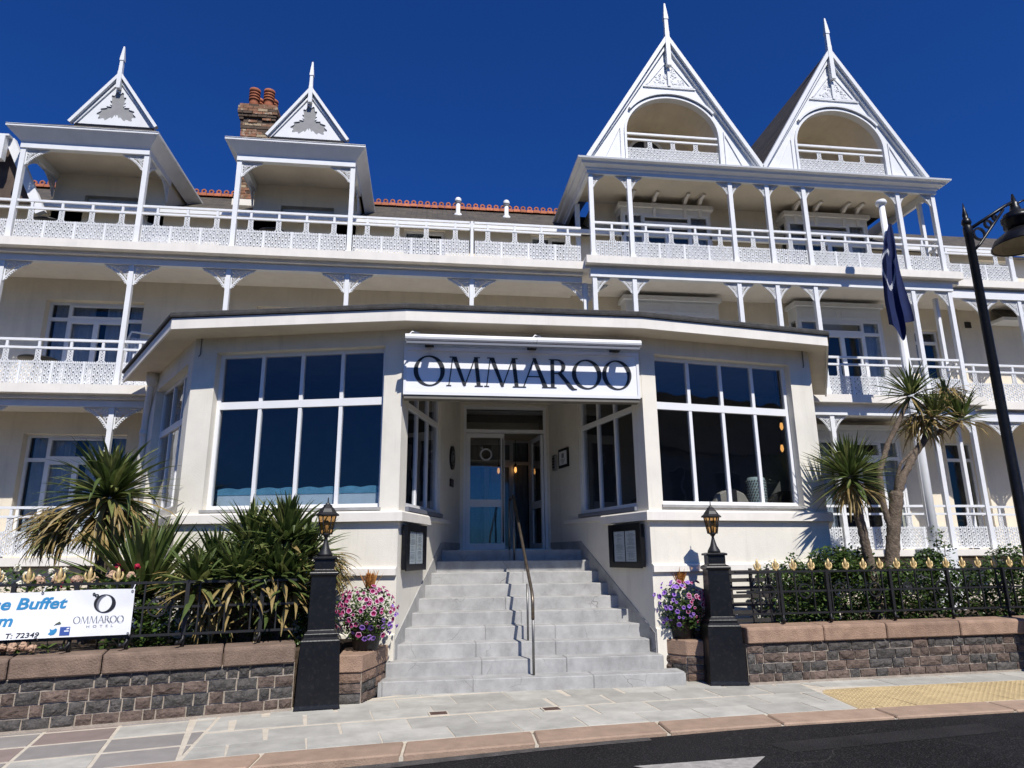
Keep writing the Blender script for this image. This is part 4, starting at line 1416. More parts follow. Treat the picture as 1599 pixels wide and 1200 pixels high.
# interior: floor, back wall, ceiling
MB().prism_z([(-4.9, 12.5), (-3.1, 9.95), (-0.2, 9.25), (0.45, 12.5)], 1.55, 1.62).build('room_floor', 'infloor', pav_b)
MB().prism_z([(2.5, 12.5), (3.15, 9.25), (5.75, 9.72), (7.3, 12.5)], 1.55, 1.62).build('room_floor', 'infloor', pav_b)
MB().prism_z([(-4.97, 12.44), (-3.12, 9.93), (-0.2, 9.24), (0.42, 12.44)], 4.55, 4.62).build('room_ceiling', 'inwall', pav_b)
MB().prism_z([(2.45, 12.44), (3.15, 9.24), (5.75, 9.72), (7.4, 12.44)], 4.55, 4.62).build('room_ceiling', 'inwall', pav_b)
MB().box(-4.80, 0.499, 12.42, 12.55, 0.5, 4.55).box(2.341, 7.45, 12.42, 12.55, 0.5, 4.55).build('room_back_wall', 'inwall', pav_b)
# doorway: frame, transom light, one shut leaf, one leaf opened inwards
D = MB()
y0, y1 = 12.33, 12.40
zd = 1.655
D.box(DX0, DX0 + 0.05, y0, y1, zd, 4.26).box(DX1 - 0.05, DX1, y0, y1, zd, 4.26)
D.box(DX0 + 0.05, DX1 - 0.05, y0, y1, 3.765, 3.83).box(DX0 + 0.05, DX1 - 0.05, y0, y1, 4.21, 4.26)
D.box(DX0 + 0.38, DX0 + 1.0, y0 - 0.03, y0, 3.79, 3.82)
door_frame = D.build('door_frame', 'upvc', pav_b)
MB().box(DX0 + 0.05, DX1 - 0.05, y0 + 0.03, y0 + 0.038, 3.83, 4.21).build('transom_pane', 'glassdark', door_frame)
def leaf(X, wd, h):
    b = MB().at(X)
    b.box(0, 0.07, 0, 0.045, 0, h).box(wd - 0.07, wd, 0, 0.045, 0, h)
    b.box(0.07, wd - 0.07, 0, 0.045, 0, 0.11).box(0.07, wd - 0.07, 0, 0.045, h - 0.08, h).box(0.07, wd - 0.07, 0, 0.045, 0.75, 0.88)
    d = b.build('door', 'upvc', pav_b)
    MB().at(X).box(0.066, wd - 0.066, 0.018, 0.026, 0.106, 0.754).build('pane', 'glassdoor', d)
    MB().at(X).box(0.066, wd - 0.066, 0.018, 0.026, 0.876, h - 0.076).build('pane', 'glassdoor', d)
    MB().at(X).tube([(wd - 0.035, -0.055, 0.12), (wd - 0.035, -0.055, h - 0.1)], 0.013, 8).build('handle', 'steel', d)
    return d
XD = Matrix.Translation((DX0 + 0.055, 12.345, zd + 0.01))
d1 = leaf(XD, 0.70, 2.09)
leaf(Matrix.Translation((DX1 - 0.055, 12.39, zd + 0.01)) @ Matrix.Rotation(R(97), 4, 'Z'), 0.69, 2.09)
# ring emblem etched on the shut leaf
e = MB().at(XD)
add_ring(e, 0.36, 1.70, 0.115, 0.085, 20, 0.012, 0.0165)
e.tube([(0.26, 0.014, 1.83), (0.30, 0.014, 1.80), (0.29, 0.014, 1.845)], 0.008, 6)
e.build('etched_emblem', 'curtain', d1)
# hall behind the doors
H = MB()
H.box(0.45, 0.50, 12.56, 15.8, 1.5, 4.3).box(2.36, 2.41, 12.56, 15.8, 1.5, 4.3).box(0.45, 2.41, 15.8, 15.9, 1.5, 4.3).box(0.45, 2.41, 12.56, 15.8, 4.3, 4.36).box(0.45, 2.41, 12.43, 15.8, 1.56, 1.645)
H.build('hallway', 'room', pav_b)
# downpipe, hopper and soffit cable at the corners
p = MB()
p.tube([(-4.62, 11.72, 4.60), (-4.62, 11.72, 4.45), (-4.76, 12.02, 4.12), (-4.80, 12.10, 3.9), (-4.80, 12.10, 0.5)], 0.055, 10)
p.lathe(-4.62, 11.72, [(0.06, 4.38), (0.10, 4.46), (0.10, 4.62)], 12)
p.tube([(-4.80, 12.10, 3.6), (-4.80, 12.10, 3.68)], 0.066, 10)
p.build('downpipe', 'fascia', pav_b)
for (X, s) in ((XLf, 0.10), (XRf, lRf - 0.12)):
    k = MB().at(X)
    k.tube([(s, -0.012, 4.64), (s, -0.012, 4.36), (s - 0.02, -0.02, 4.33)], 0.008, 6)
    k.build('cable', 'inkgrey', pav_b)

# ------------------------------------------------------------------ stairs with string walls
XL = [-0.515, -0.44, -0.335, -0.25, -0.165, -0.08, 0.005, 0.095, 0.175, 0.255]
XR = [3.19, 3.01, 2.93, 2.92, 2.855, 2.78, 2.71, 2.66, 2.585, 2.515]
YS, RS, TS = 8.52, 0.165, 0.285
stairs = thing('entrance_steps', 'broad flight of ten pale grey stone steps narrowing up to the doorway', 'steps', (1.3, 8.6, 0.0))
rnd = random.Random(21)
for k in range(10):
    y = YS + k * TS
    yb = y + TS + 0.06 if k < 9 else 12.30
    z0, z1 = k * RS - (0.16 if k else 0.1), (k + 1) * RS
    n = 3 if k < 4 else 2
    cuts = [XL[k]] + sorted(XL[k] + (XR[k] - XL[k]) * (q + rnd.uniform(-0.16, 0.16)) / n for q in range(1, n)) + [XR[k]]
    core = MB().box(XL[k] + 0.01, XR[k] - 0.01, y + 0.012, yb, z0, z1 - 0.008).build('step', 'step', stairs)
    for a, e in zip(cuts[:-1], cuts[1:]):
        q = MB()
        dz, dy = rnd.uniform(-0.002, 0.002), rnd.uniform(-0.003, 0.003)
        if k == 0 and a == cuts[0]:
            q.prism_z([(a + 0.06, y + dy), (e - 0.002, y + dy), (e - 0.002, yb), (a, yb), (a, y + 0.09)], z0, z1 + dz)
        elif k == 0 and e == cuts[-1]:
            q.prism_z([(a + 0.002, y + dy), (e - 0.05, y + dy), (e, y + 0.07), (e, yb), (a + 0.002, yb)], z0, z1 + dz)
        else:
            q.box(a + 0.002, e - 0.002, y + dy, yb - 0.001, z0, z1 + dz)
        q.build('step_stone', 'step', core, bevel=0.008)
MB().box(0.20, 2.52, 12.24, 12.33, 1.45, 1.675).build('door_sill', 'steel', stairs)
# raised skirting that follows the flight on either cheek wall
for (X, L, rev) in ((XLc, lLc, False), (XRc, lRc, True)):
    b = MB().at(X)
    def zt(s):
        y = 9.0 + 3.3 * s / L
        return min(1.65, 0.165 + (y - YS) * RS / TS) + 0.13
    pts = []
    for s in (0.0, 2.14, 2.30, L):
        pts.append((s, zt(s)))
    poly = [(0.0, -0.05)] + pts + [(L, 1.5), (L * 0.9, 1.2)]
    if rev:
        poly = [(L - p[0], p[1]) for p in poly]
    b.prism_y(poly, -0.010, 0.004)
    b.build('stair_string', 'step', stairs)

# handrail down the middle
hr = thing('stair_handrail', 'slim metal handrail with round bronze top bar standing in the middle of the steps', 'handrail', (1.33, 8.65, 0.165))
def rz(y):
    return 0.165 + (y - YS) * RS / TS
MB().tube([(1.33, 8.66, 0.165), (1.33, 8.66, 0.93)], 0.016, 10).tube([(1.345, 9.20, 0.47), (1.345, 9.20, 1.20)], 0.014, 10).build('post', 'darksteel', hr)
MB().tube([(1.40, 10.95, 1.48), (1.40, 10.95, 2.42)], 0.016, 10).tube([(1.36, 11.25, 1.65), (1.36, 11.25, 2.46)], 0.014, 10).build('post', 'darksteel', hr)
MB().tube([(1.33, 8.66, 0.80), (1.33, 8.66, 1.02), (1.335, 8.75, 1.12), (1.40, 10.95, 2.46), (1.40, 11.05, 2.50), (1.38, 11.25, 2.46)], 0.021, 10).build('top_bar', 'bronze', hr)

# ------------------------------------------------------------------ signboard, awning, notices
sg = thing('signboard', 'white framed signboard with big black capital letters above the doorway', 'sign', (1.3, 8.9, 3.64))
sx0, sx1, sz0, sz1 = -0.335, 2.925, 3.655, 4.315
MB().box(sx0 + 0.02, sx1 - 0.02, 8.895, 8.985, sz0 + 0.02, sz1 - 0.02).build('face', 'signwhite', sg)
f = MB()
f.box(sx0, sx1, 8.882, 8.995, sz0, sz0 + 0.045).box(sx0, sx1, 8.882, 8.995, sz1 - 0.05, sz1)
f.box(sx0, sx0 + 0.035, 8.882, 8.995, sz0 + 0.045, sz1 - 0.05).box(sx1 - 0.035, sx1, 8.882, 8.995, sz0 + 0.045, sz1 - 0.05)
f.build('sign_frame', 'upvc', sg)
MB().box(sx0 + 0.01, sx1 - 0.01, 8.90, 9.05, sz0 - 0.05, sz0 - 0.004).build('flashing', 'inwall', sg)

def letter_polys(ch, w):
    """roman capitals: list of polygons in a box of width w, height 1"""
    P = []
    if ch == 'O':
        n = 40
        out = [(w / 2 + w / 2 * math.cos(2 * math.pi * k / n), 0.5 + 0.52 * math.sin(2 * math.pi * k / n)) for k in range(n)]
        inn = []
        for k in range(n):
            a = 2 * math.pi * k / n
            x, y = 0.355 * w * math.cos(a), 0.475 * math.sin(a)
            t = R(9)
            inn.append((w / 2 + x * math.cos(t) - y * math.sin(t), 0.5 + x * math.sin(t) + y * math.cos(t)))
        for k in range(n):
            j = (k + 1) % n
            P.append([out[k], out[j], inn[j], inn[k]])
    def stroke(a, b, t):
        P.append([(a[0] - t / 2, a[1]), (a[0] + t / 2, a[1]), (b[0] + t / 2, b[1]), (b[0] - t / 2, b[1])])
    def serif(x, y, hw, t=0.028):
        P.append([(x - hw, y), (x + hw, y), (x + hw * 0.92, y + t), (x - hw * 0.92, y + t)])
    if ch == 'M':
        stroke((0.09 * w, 0), (0.19 * w, 1), 0.035); serif(0.09 * w, 0, 0.085)
        P.append([(0.17 * w, 1), (0.29 * w, 1), (0.555 * w, 0.03), (0.505 * w, 0.0), (0.475 * w, 0.03)])
        stroke((0.525 * w, 0.03), (0.80 * w, 1), 0.04)
        stroke((0.90 * w, 0), (0.815 * w, 1), 0.125); serif(0.90 * w, 0, 0.14)
        P.append([(0.10 * w, 0.972), (0.22 * w, 0.972), (0.22 * w, 1.0), (0.10 * w, 1.0)]); P.append([(0.80 * w, 0.972), (0.93 * w, 0.972), (0.93 * w, 1.0), (0.80 * w, 1.0)])
    if ch == 'A':
        stroke((0.10 * w, 0), (0.47 * w, 1.0), 0.045)
        P.append([(0.42 * w, 1.02), (0.53 * w, 1.02), (0.93 * w, 0), (0.77 * w, 0)])
        P.append([(0.25 * w, 0.36), (0.68 * w, 0.36), (0.66 * w, 0.395), (0.27 * w, 0.395)])
        serif(0.10 * w, 0, 0.09); serif(0.86 * w, 0, 0.14)
    if ch == 'R':
        stroke((0.20 * w, 0), (0.20 * w, 1), 0.125); serif(0.20 * w, 0, 0.13)
        P.append([(0.06 * w, 0.972), (0.2 * w, 0.972), (0.2 * w, 1.0), (0.06 * w, 1.0)])
        n = 14
        o = [(0.22 * w, 1.0)] + [(0.40 * w + 0.34 * w * math.cos(a), 0.745 + 0.255 * math.sin(a)) for a in [R(90) - R(180) * k / n for k in range(n + 1)]] + [(0.22 * w, 0.49)]
        i = [(0.22 * w, 0.965)] + [(0.38 * w + 0.20 * w * math.cos(a), 0.745 + 0.215 * math.sin(a)) for a in [R(90) - R(180) * k / n for k in range(n + 1)]] + [(0.22 * w, 0.525)]
        for k in range(len(o) - 1):
            P.append([o[k], o[k + 1], i[k + 1], i[k]])
        P.append([(0.40 * w, 0.51), (0.58 * w, 0.52), (1.08 * w, 0.0), (0.88 * w, 0.02)])
        P.append([(0.88 * w, 0.02), (1.08 * w, 0.0), (1.20 * w, -0.03), (1.0 * w, -0.05)])
    return P
def letters(word, spans, X, hgt, yf, th, m, parent):
    for ch, (a, b) in zip(word, spans):
        mb = MB().at(X)
        w = (b - a) / hgt
        for i, poly in enumerate(letter_polys(ch, w)):
            pts = [(a + p[0] * hgt, p[1] * hgt) for p in poly]
            e = 0.0 if ch == 'O' else 0.00025 * i
            mb.prism_y(pts, yf - th - e, yf + 0.0005)
        mb.build('letter', m, parent)
SP = [(-0.205, 0.215), (0.225, 0.725), (0.735, 1.245), (1.245, 1.655), (1.625, 1.965), (1.965, 2.385), (2.395, 2.815)]
letters('OMMAROO', SP, Matrix.Translation((0, 0, 3.785)), 0.41, 8.895, 0.008, 'ink', sg)

aw = thing('awning', 'rolled-up white awning in its long slim cassette above the signboard', 'awning', (1.3, 8.56, 4.28))
a = MB()
pr = [(8.56 + 0.056 * math.cos(R(t)), 4.345 + 0.050 * math.sin(R(t))) for t in range(0, 360, 30)]
a.prism_x(pr, -0.315, 1.42).prism_x(pr, 1.426, 2.86)
a.build('cassette', 'white', aw)
MB().box(-0.30, 2.84, 8.535, 8.59, 4.262, 4.292).build('front_bar', 'inkgrey', aw)
for x in (0.0, 1.42, 2.6):
    MB().box(x - 0.045, x + 0.045, 8.60, 9.0, 4.318, 4.36).box(x - 0.06, x + 0.06, 8.985, 9.0, 4.317, 4.46).build('bracket', 'blackmatt', aw)
for x in (-0.2, 1.44):
    MB().tube([(x - 0.07, 8.58, 4.39), (x - 0.03, 8.60, 4.44), (x + 0.06, 8.68, 4.45), (x + 0.12, 8.95, 4.44)], 0.009, 6).build('cable', 'upvc', aw)

def on_cheek(X, s, z):
    return X @ Matrix.Translation((s, 0, z))
def menu_case(X, s, label):
    t = thing('menu_case', label, 'menu case', tuple(on_cheek(X, s, 1.68).translation), X.to_euler().z, 'menu cases beside the steps')
    W = WM[t]
    hw, hh = 0.44, 0.285
    b = MB().at(W)
    b.box(-hw, hw, -0.075, -0.023, -hh, hh)
    b.build('case', 'black', t)
    f = MB().at(W)
    f.box(-hw - 0.015, hw + 0.015, -0.095, -0.076, hh - 0.075, hh + 0.015).box(-hw - 0.015, hw + 0.015, -0.095, -0.076, -hh - 0.015, -hh + 0.06)
    f.box(-hw - 0.015, -hw + 0.11, -0.095, -0.076, -hh + 0.06, hh - 0.075).box(hw - 0.11, hw + 0.015, -0.095, -0.076, -hh + 0.06, hh - 0.075)
    f.build('frame', 'black', t)
    rnd = random.Random(len(label))
    for (a, e) in ((-0.315, -0.015), (0.015, 0.315)):
        p = MB().at(W).box(a, e, -0.0795, -0.0765, -0.215, 0.20).build('menu_sheet', 'paper', t)
        q = MB().at(W)
        z = 0.165
        while z > -0.19:
            l = rnd.uniform(0.05, 0.12)
            q.box((a + e) / 2 - l, (a + e) / 2 + l, -0.0803, -0.0796, z - 0.005, z)
            z -= rnd.choice((0.016, 0.016, 0.03))
        q.build('menu_text', 'inkgrey', p)
    g = MB().at(W).box(-0.33, 0.33, -0.088, -0.084, -0.225, 0.21).build('pane', 'glassclear', t)
    return t
menu_case(XLc, 0.56, 'black framed menu case on the sunlit cheek wall left of the steps')
menu_case(XRc, lRc - 0.56, 'black framed menu case on the shaded cheek wall right of the steps')

t = thing('oval_plaque', 'dark oval crest plaque on the porch wall left of the door', 'plaque', tuple(on_cheek(XLc, 2.78, 3.2).translation), XLc.to_euler().z)
b = MB().at(WM[t])
n = 24
b.prism_y([(0.155 * math.cos(2 * math.pi * k / n), 0.205 * math.sin(2 * math.pi * k / n)) for k in range(n)], -0.03, -0.001)
b.build('plate', 'black', t)
b = MB().at(WM[t])
add_ring(b, 0, 0, 0.115, 0.098, 20, -0.036, -0.031)
b.prism_y([(-0.05, 0.05), (0.05, 0.05), (0.045, -0.02), (0, -0.075), (-0.045, -0.02)], -0.036, -0.031)
b.build('crest', 'steel', t)
t = thing('square_plaque', 'small dark rectangular plate below the oval plaque in the porch', 'plaque', tuple(on_cheek(XLc, 2.77, 2.77).translation), XLc.to_euler().z)
MB().at(WM[t]).box(-0.11, 0.11, -0.02, -0.001, -0.065, 0.065).build('plate', 'black', t)
MB().at(WM[t]).box(-0.09, 0.09, -0.024, -0.021, -0.045, 0.045).build('inset', 'bronze', t)
t = thing('framed_notice', 'black framed white notice on the porch wall right of the door', 'notice', tuple(on_cheek(XRc, lRc - 2.70, 3.21).translation), XRc.to_euler().z)
MB().at(WM[t]).box(-0.20, 0.20, -0.03, -0.001, -0.165, 0.165).build('frame', 'black', t)
MB().at(WM[t]).box(-0.155, 0.155, -0.034, -0.031, -0.12, 0.12).build('sheet', 'paper', t)
b = MB().at(WM[t])
b.box(-0.05, 0.05, -0.036, -0.0345, 0.0, 0.08)
for k in range(4):
    b.box(-0.10 + 0.02 * k, 0.10 - 0.02 * k, -0.036, -0.0345, -0.03 - 0.022 * k, -0.02 - 0.022 * k)
b.build('notice_print', 'inkgrey', t)
t = thing('entry_box', 'grey intercom box beside the framed notice by the door', 'intercom', tuple(on_cheek(XRc, lRc - 3.08, 3.17).translation), XRc.to_euler().z)
MB().at(WM[t]).box(-0.07, 0.07, -0.05, -0.001, -0.14, 0.14).build('casing', 'steel', t, bevel=0.006)
b = MB().at(WM[t])
for k in range(4):
    b.box(-0.035, 0.035, -0.056, -0.051, -0.09 + k * 0.05, -0.065 + k * 0.05)
b.build('buttons', 'blackmatt', t)

# ------------------------------------------------------------------ things seen inside the windows
t = thing('ceramic_lantern', 'pale mint pierced ceramic lantern standing inside the right-hand sunroom window', 'lantern', (5.02, 9.92, 2.22))
b = MB()
b.lathe(5.02, 9.92, [(0.10, 2.22), (0.135, 2.24), (0.145, 2.3), (0.145, 2.62), (0.125, 2.68), (0.11, 2.69)], 20)
b.build('body', 'mint', t)
b = MB()
for j in range(9):
    for k in range(22):
        a = 2 * math.pi * (k + 0.5 * (j % 2)) / 22
        X = Matrix.Translation((5.02, 9.92, 2.29 + j * 0.042)) @ Matrix.Rotation(a, 4, 'Z') @ Matrix.Translation((0, -0.147, 0))
        b.at(X).prism_y([(-0.014, 0), (0, -0.017), (0.014, 0), (0, 0.017)], -0.004, 0.004)
b.build('pierced_pattern', 'inwall', t)
MB().lathe(5.02, 9.92, [(0.09, 1.62), (0.09, 2.18), (0.2, 2.20), (0.2, 2.22)], 16).build('stand', 'darkchair', t)
def armchair(loc, rz, m, m2, label):
    t = thing('armchair', label, 'armchair', loc, rz, 'chairs inside the right-hand sunroom window')
    W = WM[t]
    MB().at(W).box(-0.3, 0.3, -0.3, 0.3, 0.28, 0.45).build('seat', m, t, bevel=0.03)
    b = MB().at(W)
    pts = [(-0.3, 0.4), (-0.3, 0.66), (-0.22, 0.80), (-0.1, 0.85), (0.1, 0.85), (0.22, 0.80), (0.3, 0.66), (0.3, 0.4)]
    b.prism_y(pts, -0.42, -0.30)
    b.build('backrest', m, t, bevel=0.02)
    MB().at(W).box(-0.07, 0.07, -0.43, -0.29, 0.42, 0.862).build('back_stripe', m2, t)
    for sx in (-1, 1):
        MB().at(W).box(sx * 0.36 - 0.05, sx * 0.36 + 0.05, -0.35, 0.25, 0.3, 0.62).build('arm', m, t, bevel=0.02)
        for sy in (-1, 1):
            MB().at(W).box(sx * 0.26 - 0.025, sx * 0.26 + 0.025, sy * 0.26 - 0.025, sy * 0.26 + 0.025, 0, 0.28).build('leg', 'darkchair', t)
armchair((4.42, 10.05, 1.62), R(10), 'creamchair', 'darkchair', 'cream armchair with dark striped back behind the right-hand sunroom window')
armchair((5.45, 10.3, 1.62), R(4), 'darkchair', 'darkchair', 'dark armchair behind the right-hand sunroom window, beside the mint lantern')
def pendant(x, y, z, zc, label):
    t = thing('pendant_lamp', label, 'pendant lamp', (x, y, z), 0, 'lit pendant bulbs indoors')
    MB().tube([(x, y, z + 0.14), (x, y, zc)], 0.006, 6).build('cord', 'blackmatt', t)
    MB().lathe(x, y, [(0.022, z + 0.07), (0.022, z + 0.14)], 10).build('socket', 'blackmatt', t)
    MB().lathe(x, y, [(0.006, z - 0.05), (0.022, z - 0.025), (0.028, z + 0.005), (0.022, z + 0.045), (0.016, z + 0.075)], 12).build('bulb', 'glow', t)
pendant(5.72, 10.25, 3.55, 4.55, 'upper glowing amber bulb hanging in the right-hand sunroom window')
pendant(5.80, 10.45, 3.22, 4.55, 'lower glowing amber bulb hanging in the right-hand sunroom window')
pendant(1.50, 14.2, 3.28, 4.3, 'glowing amber bulb hanging in the hallway, left of the two behind the open door')
pendant(1.86, 14.2, 3.30, 4.3, 'glowing amber bulb hanging in the hallway, right of the two behind the open door')
# window-seat panel with scalloped cloth in the left-hand window
t = thing('cafe_curtain', 'low white cloth with a scalloped aqua edge along the bottom of the left-hand sunroom window', 'curtain', (LLx, LLy, 2.2), XLf.to_euler().z)
b = MB().at(XLf)
b.box(0.40, 2.74, 0.27, 0.285, 2.0, 2.43)
b.build('cloth', 'blind', t)
b = MB().at(XLf)
n = 60
pts = [(0.40, 2.40)] + [(0.40 + 2.34 * k / n, 2.475 + 0.022 * abs(math.sin(k * 0.42))) for k in range(n + 1)] + [(2.74, 2.40)]
b.prism_y(pts, 0.262, 0.269)
b.build('scalloped_edge', 'aqua', t)

# ------------------------------------------------------------------ garden walls of rough stones with granite coping
def rock_mesh(seed):
    """block 1 x 1 x 1 (x, z centred; front face at y = 0 bulging to -y) with a rough split face"""
    rnd = random.Random(seed)
    nx, nz = 5, 3
    vs, fs = [], []
    for j in range(nz + 1):
        for i in range(nx + 1):
            u, v = i / nx, j / nz
            edge = min(u, 1 - u) * 2 * min(v, 1 - v) * 2
            y = -0.02 - 0.9 * (edge ** 0.45) * rnd.uniform(0.25, 1.0) if 0 < i < nx and 0 < j < nz else rnd.uniform(-0.10, 0.12)
            jx = rnd.uniform(-0.012, 0.012) if i in (0, nx) else rnd.uniform(-0.05, 0.05)
            jz = rnd.uniform(-0.03, 0.03) if j in (0, nz) else rnd.uniform(-0.07, 0.07)
            vs.append((u - 0.5 + jx, y, v - 0.5 + jz))
    W = nx + 1
    for j in range(nz):
        for i in range(nx):
            a = j * W + i
            if rnd.random() < 0.5:
                fs += [(a, a + 1, a + W + 1), (a, a + W + 1, a + W)]
            else:
                fs += [(a, a + 1, a + W), (a + 1, a + W + 1, a + W)]
    o = len(vs)
    per = [j * W for j in range(nz + 1)][::-1] + list(range(1, W)) + [j * W + nx for j in range(1, nz + 1)] + [nz * W + i for i in range(nx - 1, 0, -1)]
    for p in per:
        vs.append((vs[p][0], 1.6, vs[p][2]))
    n = len(per)
    for k in range(n):
        fs.append((per[k], o + k, o + (k + 1) % n, per[(k + 1) % n]))
    me = bpy.data.meshes.new('stone')
    me.from_pydata(vs, [], fs)
    b = bmesh.new()
    b.from_mesh(me)
    bmesh.ops.recalc_face_normals(b, faces=b.faces)
    b.to_mesh(me)
    b.free()
    return me
ROCK = {}
for m_ in ('stone_dark', 'stone_brown', 'stone_tan'):
    for s_ in range(4):
        me = rock_mesh(s_ * 7 + len(m_))
        me.materials.append(M[m_])
        ROCK[m_, s_] = me

def stone_face(parent, X, L, z0, h, rows, rnd, tint, ends=True):
    """courses of stones on the face y = 0 of a wall, running along local x"""
    rh = h / rows
    for r in range(rows):
        x = 0.0
        while x < L - 0.02:
            l = rnd.choice((0.11, 0.14, 0.17, 0.20, 0.23, 0.27, 0.33)) if L > 0.6 else rnd.uniform(0.14, 0.24)
            if L - (x + l) < 0.10:
                l = L - x
            p = tint[r % len(tint)]
            mm = rnd.choices(('stone_dark', 'stone_brown', 'stone_tan'), p)[0]
            Mw = X @ Matrix.Translation((x + l / 2, -0.006 + rnd.uniform(-0.006, 0.005), z0 + (r + 0.5) * rh + rnd.uniform(-0.002, 0.002))) @ Matrix.Diagonal((l - 0.013, 0.028 * rnd.uniform(0.7, 1.3), rh - 0.013 - rnd.uniform(0, 0.006), 1))
            inst('stone', ROCK[mm, rnd.randrange(4)], Mw, parent)
            x += l
def garden_wall(label, A, B, cuts, seed, cop='coping'):
    """wall from A to B as seen from the street, left to right"""
    X, L = fr2(A, B)
    t = thing('garden_wall', label, 'garden wall', (A[0], A[1], 0), X.to_euler().z, 'stone garden walls along the pavement')
    rnd = random.Random(seed)
    MB().at(X).box(0, L, 0.006, 0.26, -0.1, 0.485).build('mortar_core', 'mortar', t)
    MB().at(X).box(0, L, -0.018, 0.006, -0.1, 0.045).build('mortar_fillet', 'mortar', t)
    stone_face(t, X, L, 0.03, 0.455, 4, rnd, [(4, 7, 0.15), (8, 2, 0.0), (2, 8, 0.3), (8, 2, 0.05)])
    x = 0.0
    for c in cuts + [L]:
        a, e = x + 0.006, c - 0.006
        if e - a > 0.05:
            q = MB().at(X)
            h = rnd.uniform(-0.004, 0.004)
            q.prism_x([(-0.055 + h, 0.49), (-0.06 + h, 0.655), (-0.045, 0.678), (0.27, 0.69), (0.28, 0.49)], a, e)
            q.build('coping_stone', cop, t, bevel=0.012)
        x = c
    return t, X, L
AL, BLw = (-6.4, 6.66), (-1.34, 7.90)
gw_l, XWL, LWL = garden_wall('rough dark stone garden wall with pink coping left of the steps, the banner above it', AL, BLw, [0.9, 1.9, 2.66, 3.42, 4.50], 3, 'coping_dark')
gw_r, XWR, LWR = garden_wall('rough brown stone garden wall with pink coping right of the steps, the hedge above it', (3.93, 8.42), (11.5, 8.98), [1.05, 1.95, 3.05, 4.1, 5.2, 6.3], 8)

def plinth(label, pts, seed, zc, faces):
    t = thing('planter_plinth', label, 'plinth', (pts[0][0], pts[0][1], 0), 0, 'low stone plinths flanking the steps')
    rnd = random.Random(seed)
    MB().prism_z(pts, -0.1, zc - 0.19).build('mortar_core', 'mortar', t)
    for (a, b) in faces:
        X, L = fr2(pts[a], pts[b])
        stone_face(t, X @ Matrix.Translation((0, -0.012, 0)), L, 0.02, zc - 0.21, 3, rnd, [(2, 6, 2), (5, 4, 1)])
    cx = sum(p[0] for p in pts) / len(pts); cy = sum(p[1] for p in pts) / len(pts)
    cp = [(cx + (p[0] - cx) * 1.09, cy + (p[1] - cy) * 1.07) for p in pts]
    MB().prism_z(cp, zc - 0.185, zc).build('coping_stone', 'coping', t, bevel=0.012)
plinth('low stone plinth with chamfered pink coping under the pot left of the steps', [(-0.90, 8.12), (-0.66, 8.13), (-0.545, 8.50), (-0.44, 8.92), (-0.90, 8.95)], 4, 0.52, [(0, 1), (1, 2), (2, 3)])
plinth('low stone plinth with square pink coping under the pot right of the steps', [(3.30, 8.78), (3.60, 8.70), (3.62, 9.08), (3.02, 9.35), (3.06, 9.10)], 6, 0.50, [(0, 1), (4, 0)])

# ------------------------------------------------------------------ black pillars with lanterns
def lamp_pillar(label, x, y, rot, amber):
    t = thing('lamp_pillar', label, 'lamp pillar', (x, y, 0), rot, 'black lamp pillars beside the steps')
    W = WM[t]
    b = MB().at(W)
    b.lathe(0, 0, [(0.235, -0.05), (0.235, 0.03), (0.225, 0.07), (0.205, 0.66), (0.205, 0.70), (0.17, 0.735)], square=True)
    b.build('base_block', 'black', t, bevel=0.006)
    b = MB().at(W)
    b.lathe(0, 0, [(0.175, 0.72), (0.175, 0.765), (0.16, 0.78), (0.142, 0.80), (0.132, 1.34), (0.132, 1.36), (0.155, 1.375), (0.155, 1.40), (0.135, 1.415), (0.108, 1.43), (0.108, 1.54)], square=True)
    b.build('shaft', 'black', t, bevel=0.004)
    b = MB().at(W)
    b.lathe(0, 0, [(0.132, 1.54), (0.132, 1.565), (0.10, 1.575)], square=True)
    b.build('cap', 'black', t, bevel=0.004)
    b = MB().at(W)
    b.lathe(0, 0, [(0.085, 1.575), (0.080, 1.60), (0.045, 1.66), (0.022, 1.74), (0.016, 1.775), (0.035, 1.80), (0.05, 1.815)], 12)
    lan = b.build('lantern', 'blackmatt', t)
    b = MB().at(W)
    n = 6
    for k in range(n):
        a = 2 * math.pi * k / n
        b.tube([(0.060 * math.cos(a), 0.060 * math.sin(a), 1.815), (0.098 * math.cos(a), 0.098 * math.sin(a), 2.025)], 0.008, 6)
    b.lathe(0, 0, [(0.065, 1.812), (0.065, 1.826)], 6)
    b.lathe(0, 0, [(0.130, 2.02), (0.132, 2.035), (0.10, 2.06), (0.075, 2.10), (0.05, 2.125), (0.048, 2.14), (0.028, 2.15), (0.022, 2.165), (0.008, 2.17), (0.006, 2.225), (0.002, 2.235)], 6)
    b.build('lantern_cage', 'blackmatt', t)
    g = MB().at(W)
    g.lathe(0, 0, [(0.054, 1.822), (0.091, 2.02)], 6)
    g.f = g.f[:-2]; g.mi = g.mi[:-2]; g.sm = [False] * len(g.f)
    g.build('lantern_glass', 'amber', t)
    MB().at(W).lathe(0, 0, [(0.018, 1.822), (0.018, 1.88), (0.024, 1.89), (0.026, 1.95), (0.01, 1.97)], 10).build('lamp_bulb', 'creamchair', t)
    return t
lamp_pillar('black square pillar with a lantern left of the steps, by the leafy yucca', -1.115, 8.08, R(8), 1)
lamp_pillar('black square pillar with an amber lantern right of the steps, by the lattice screen', 3.70, 8.62, R(-8), 1)

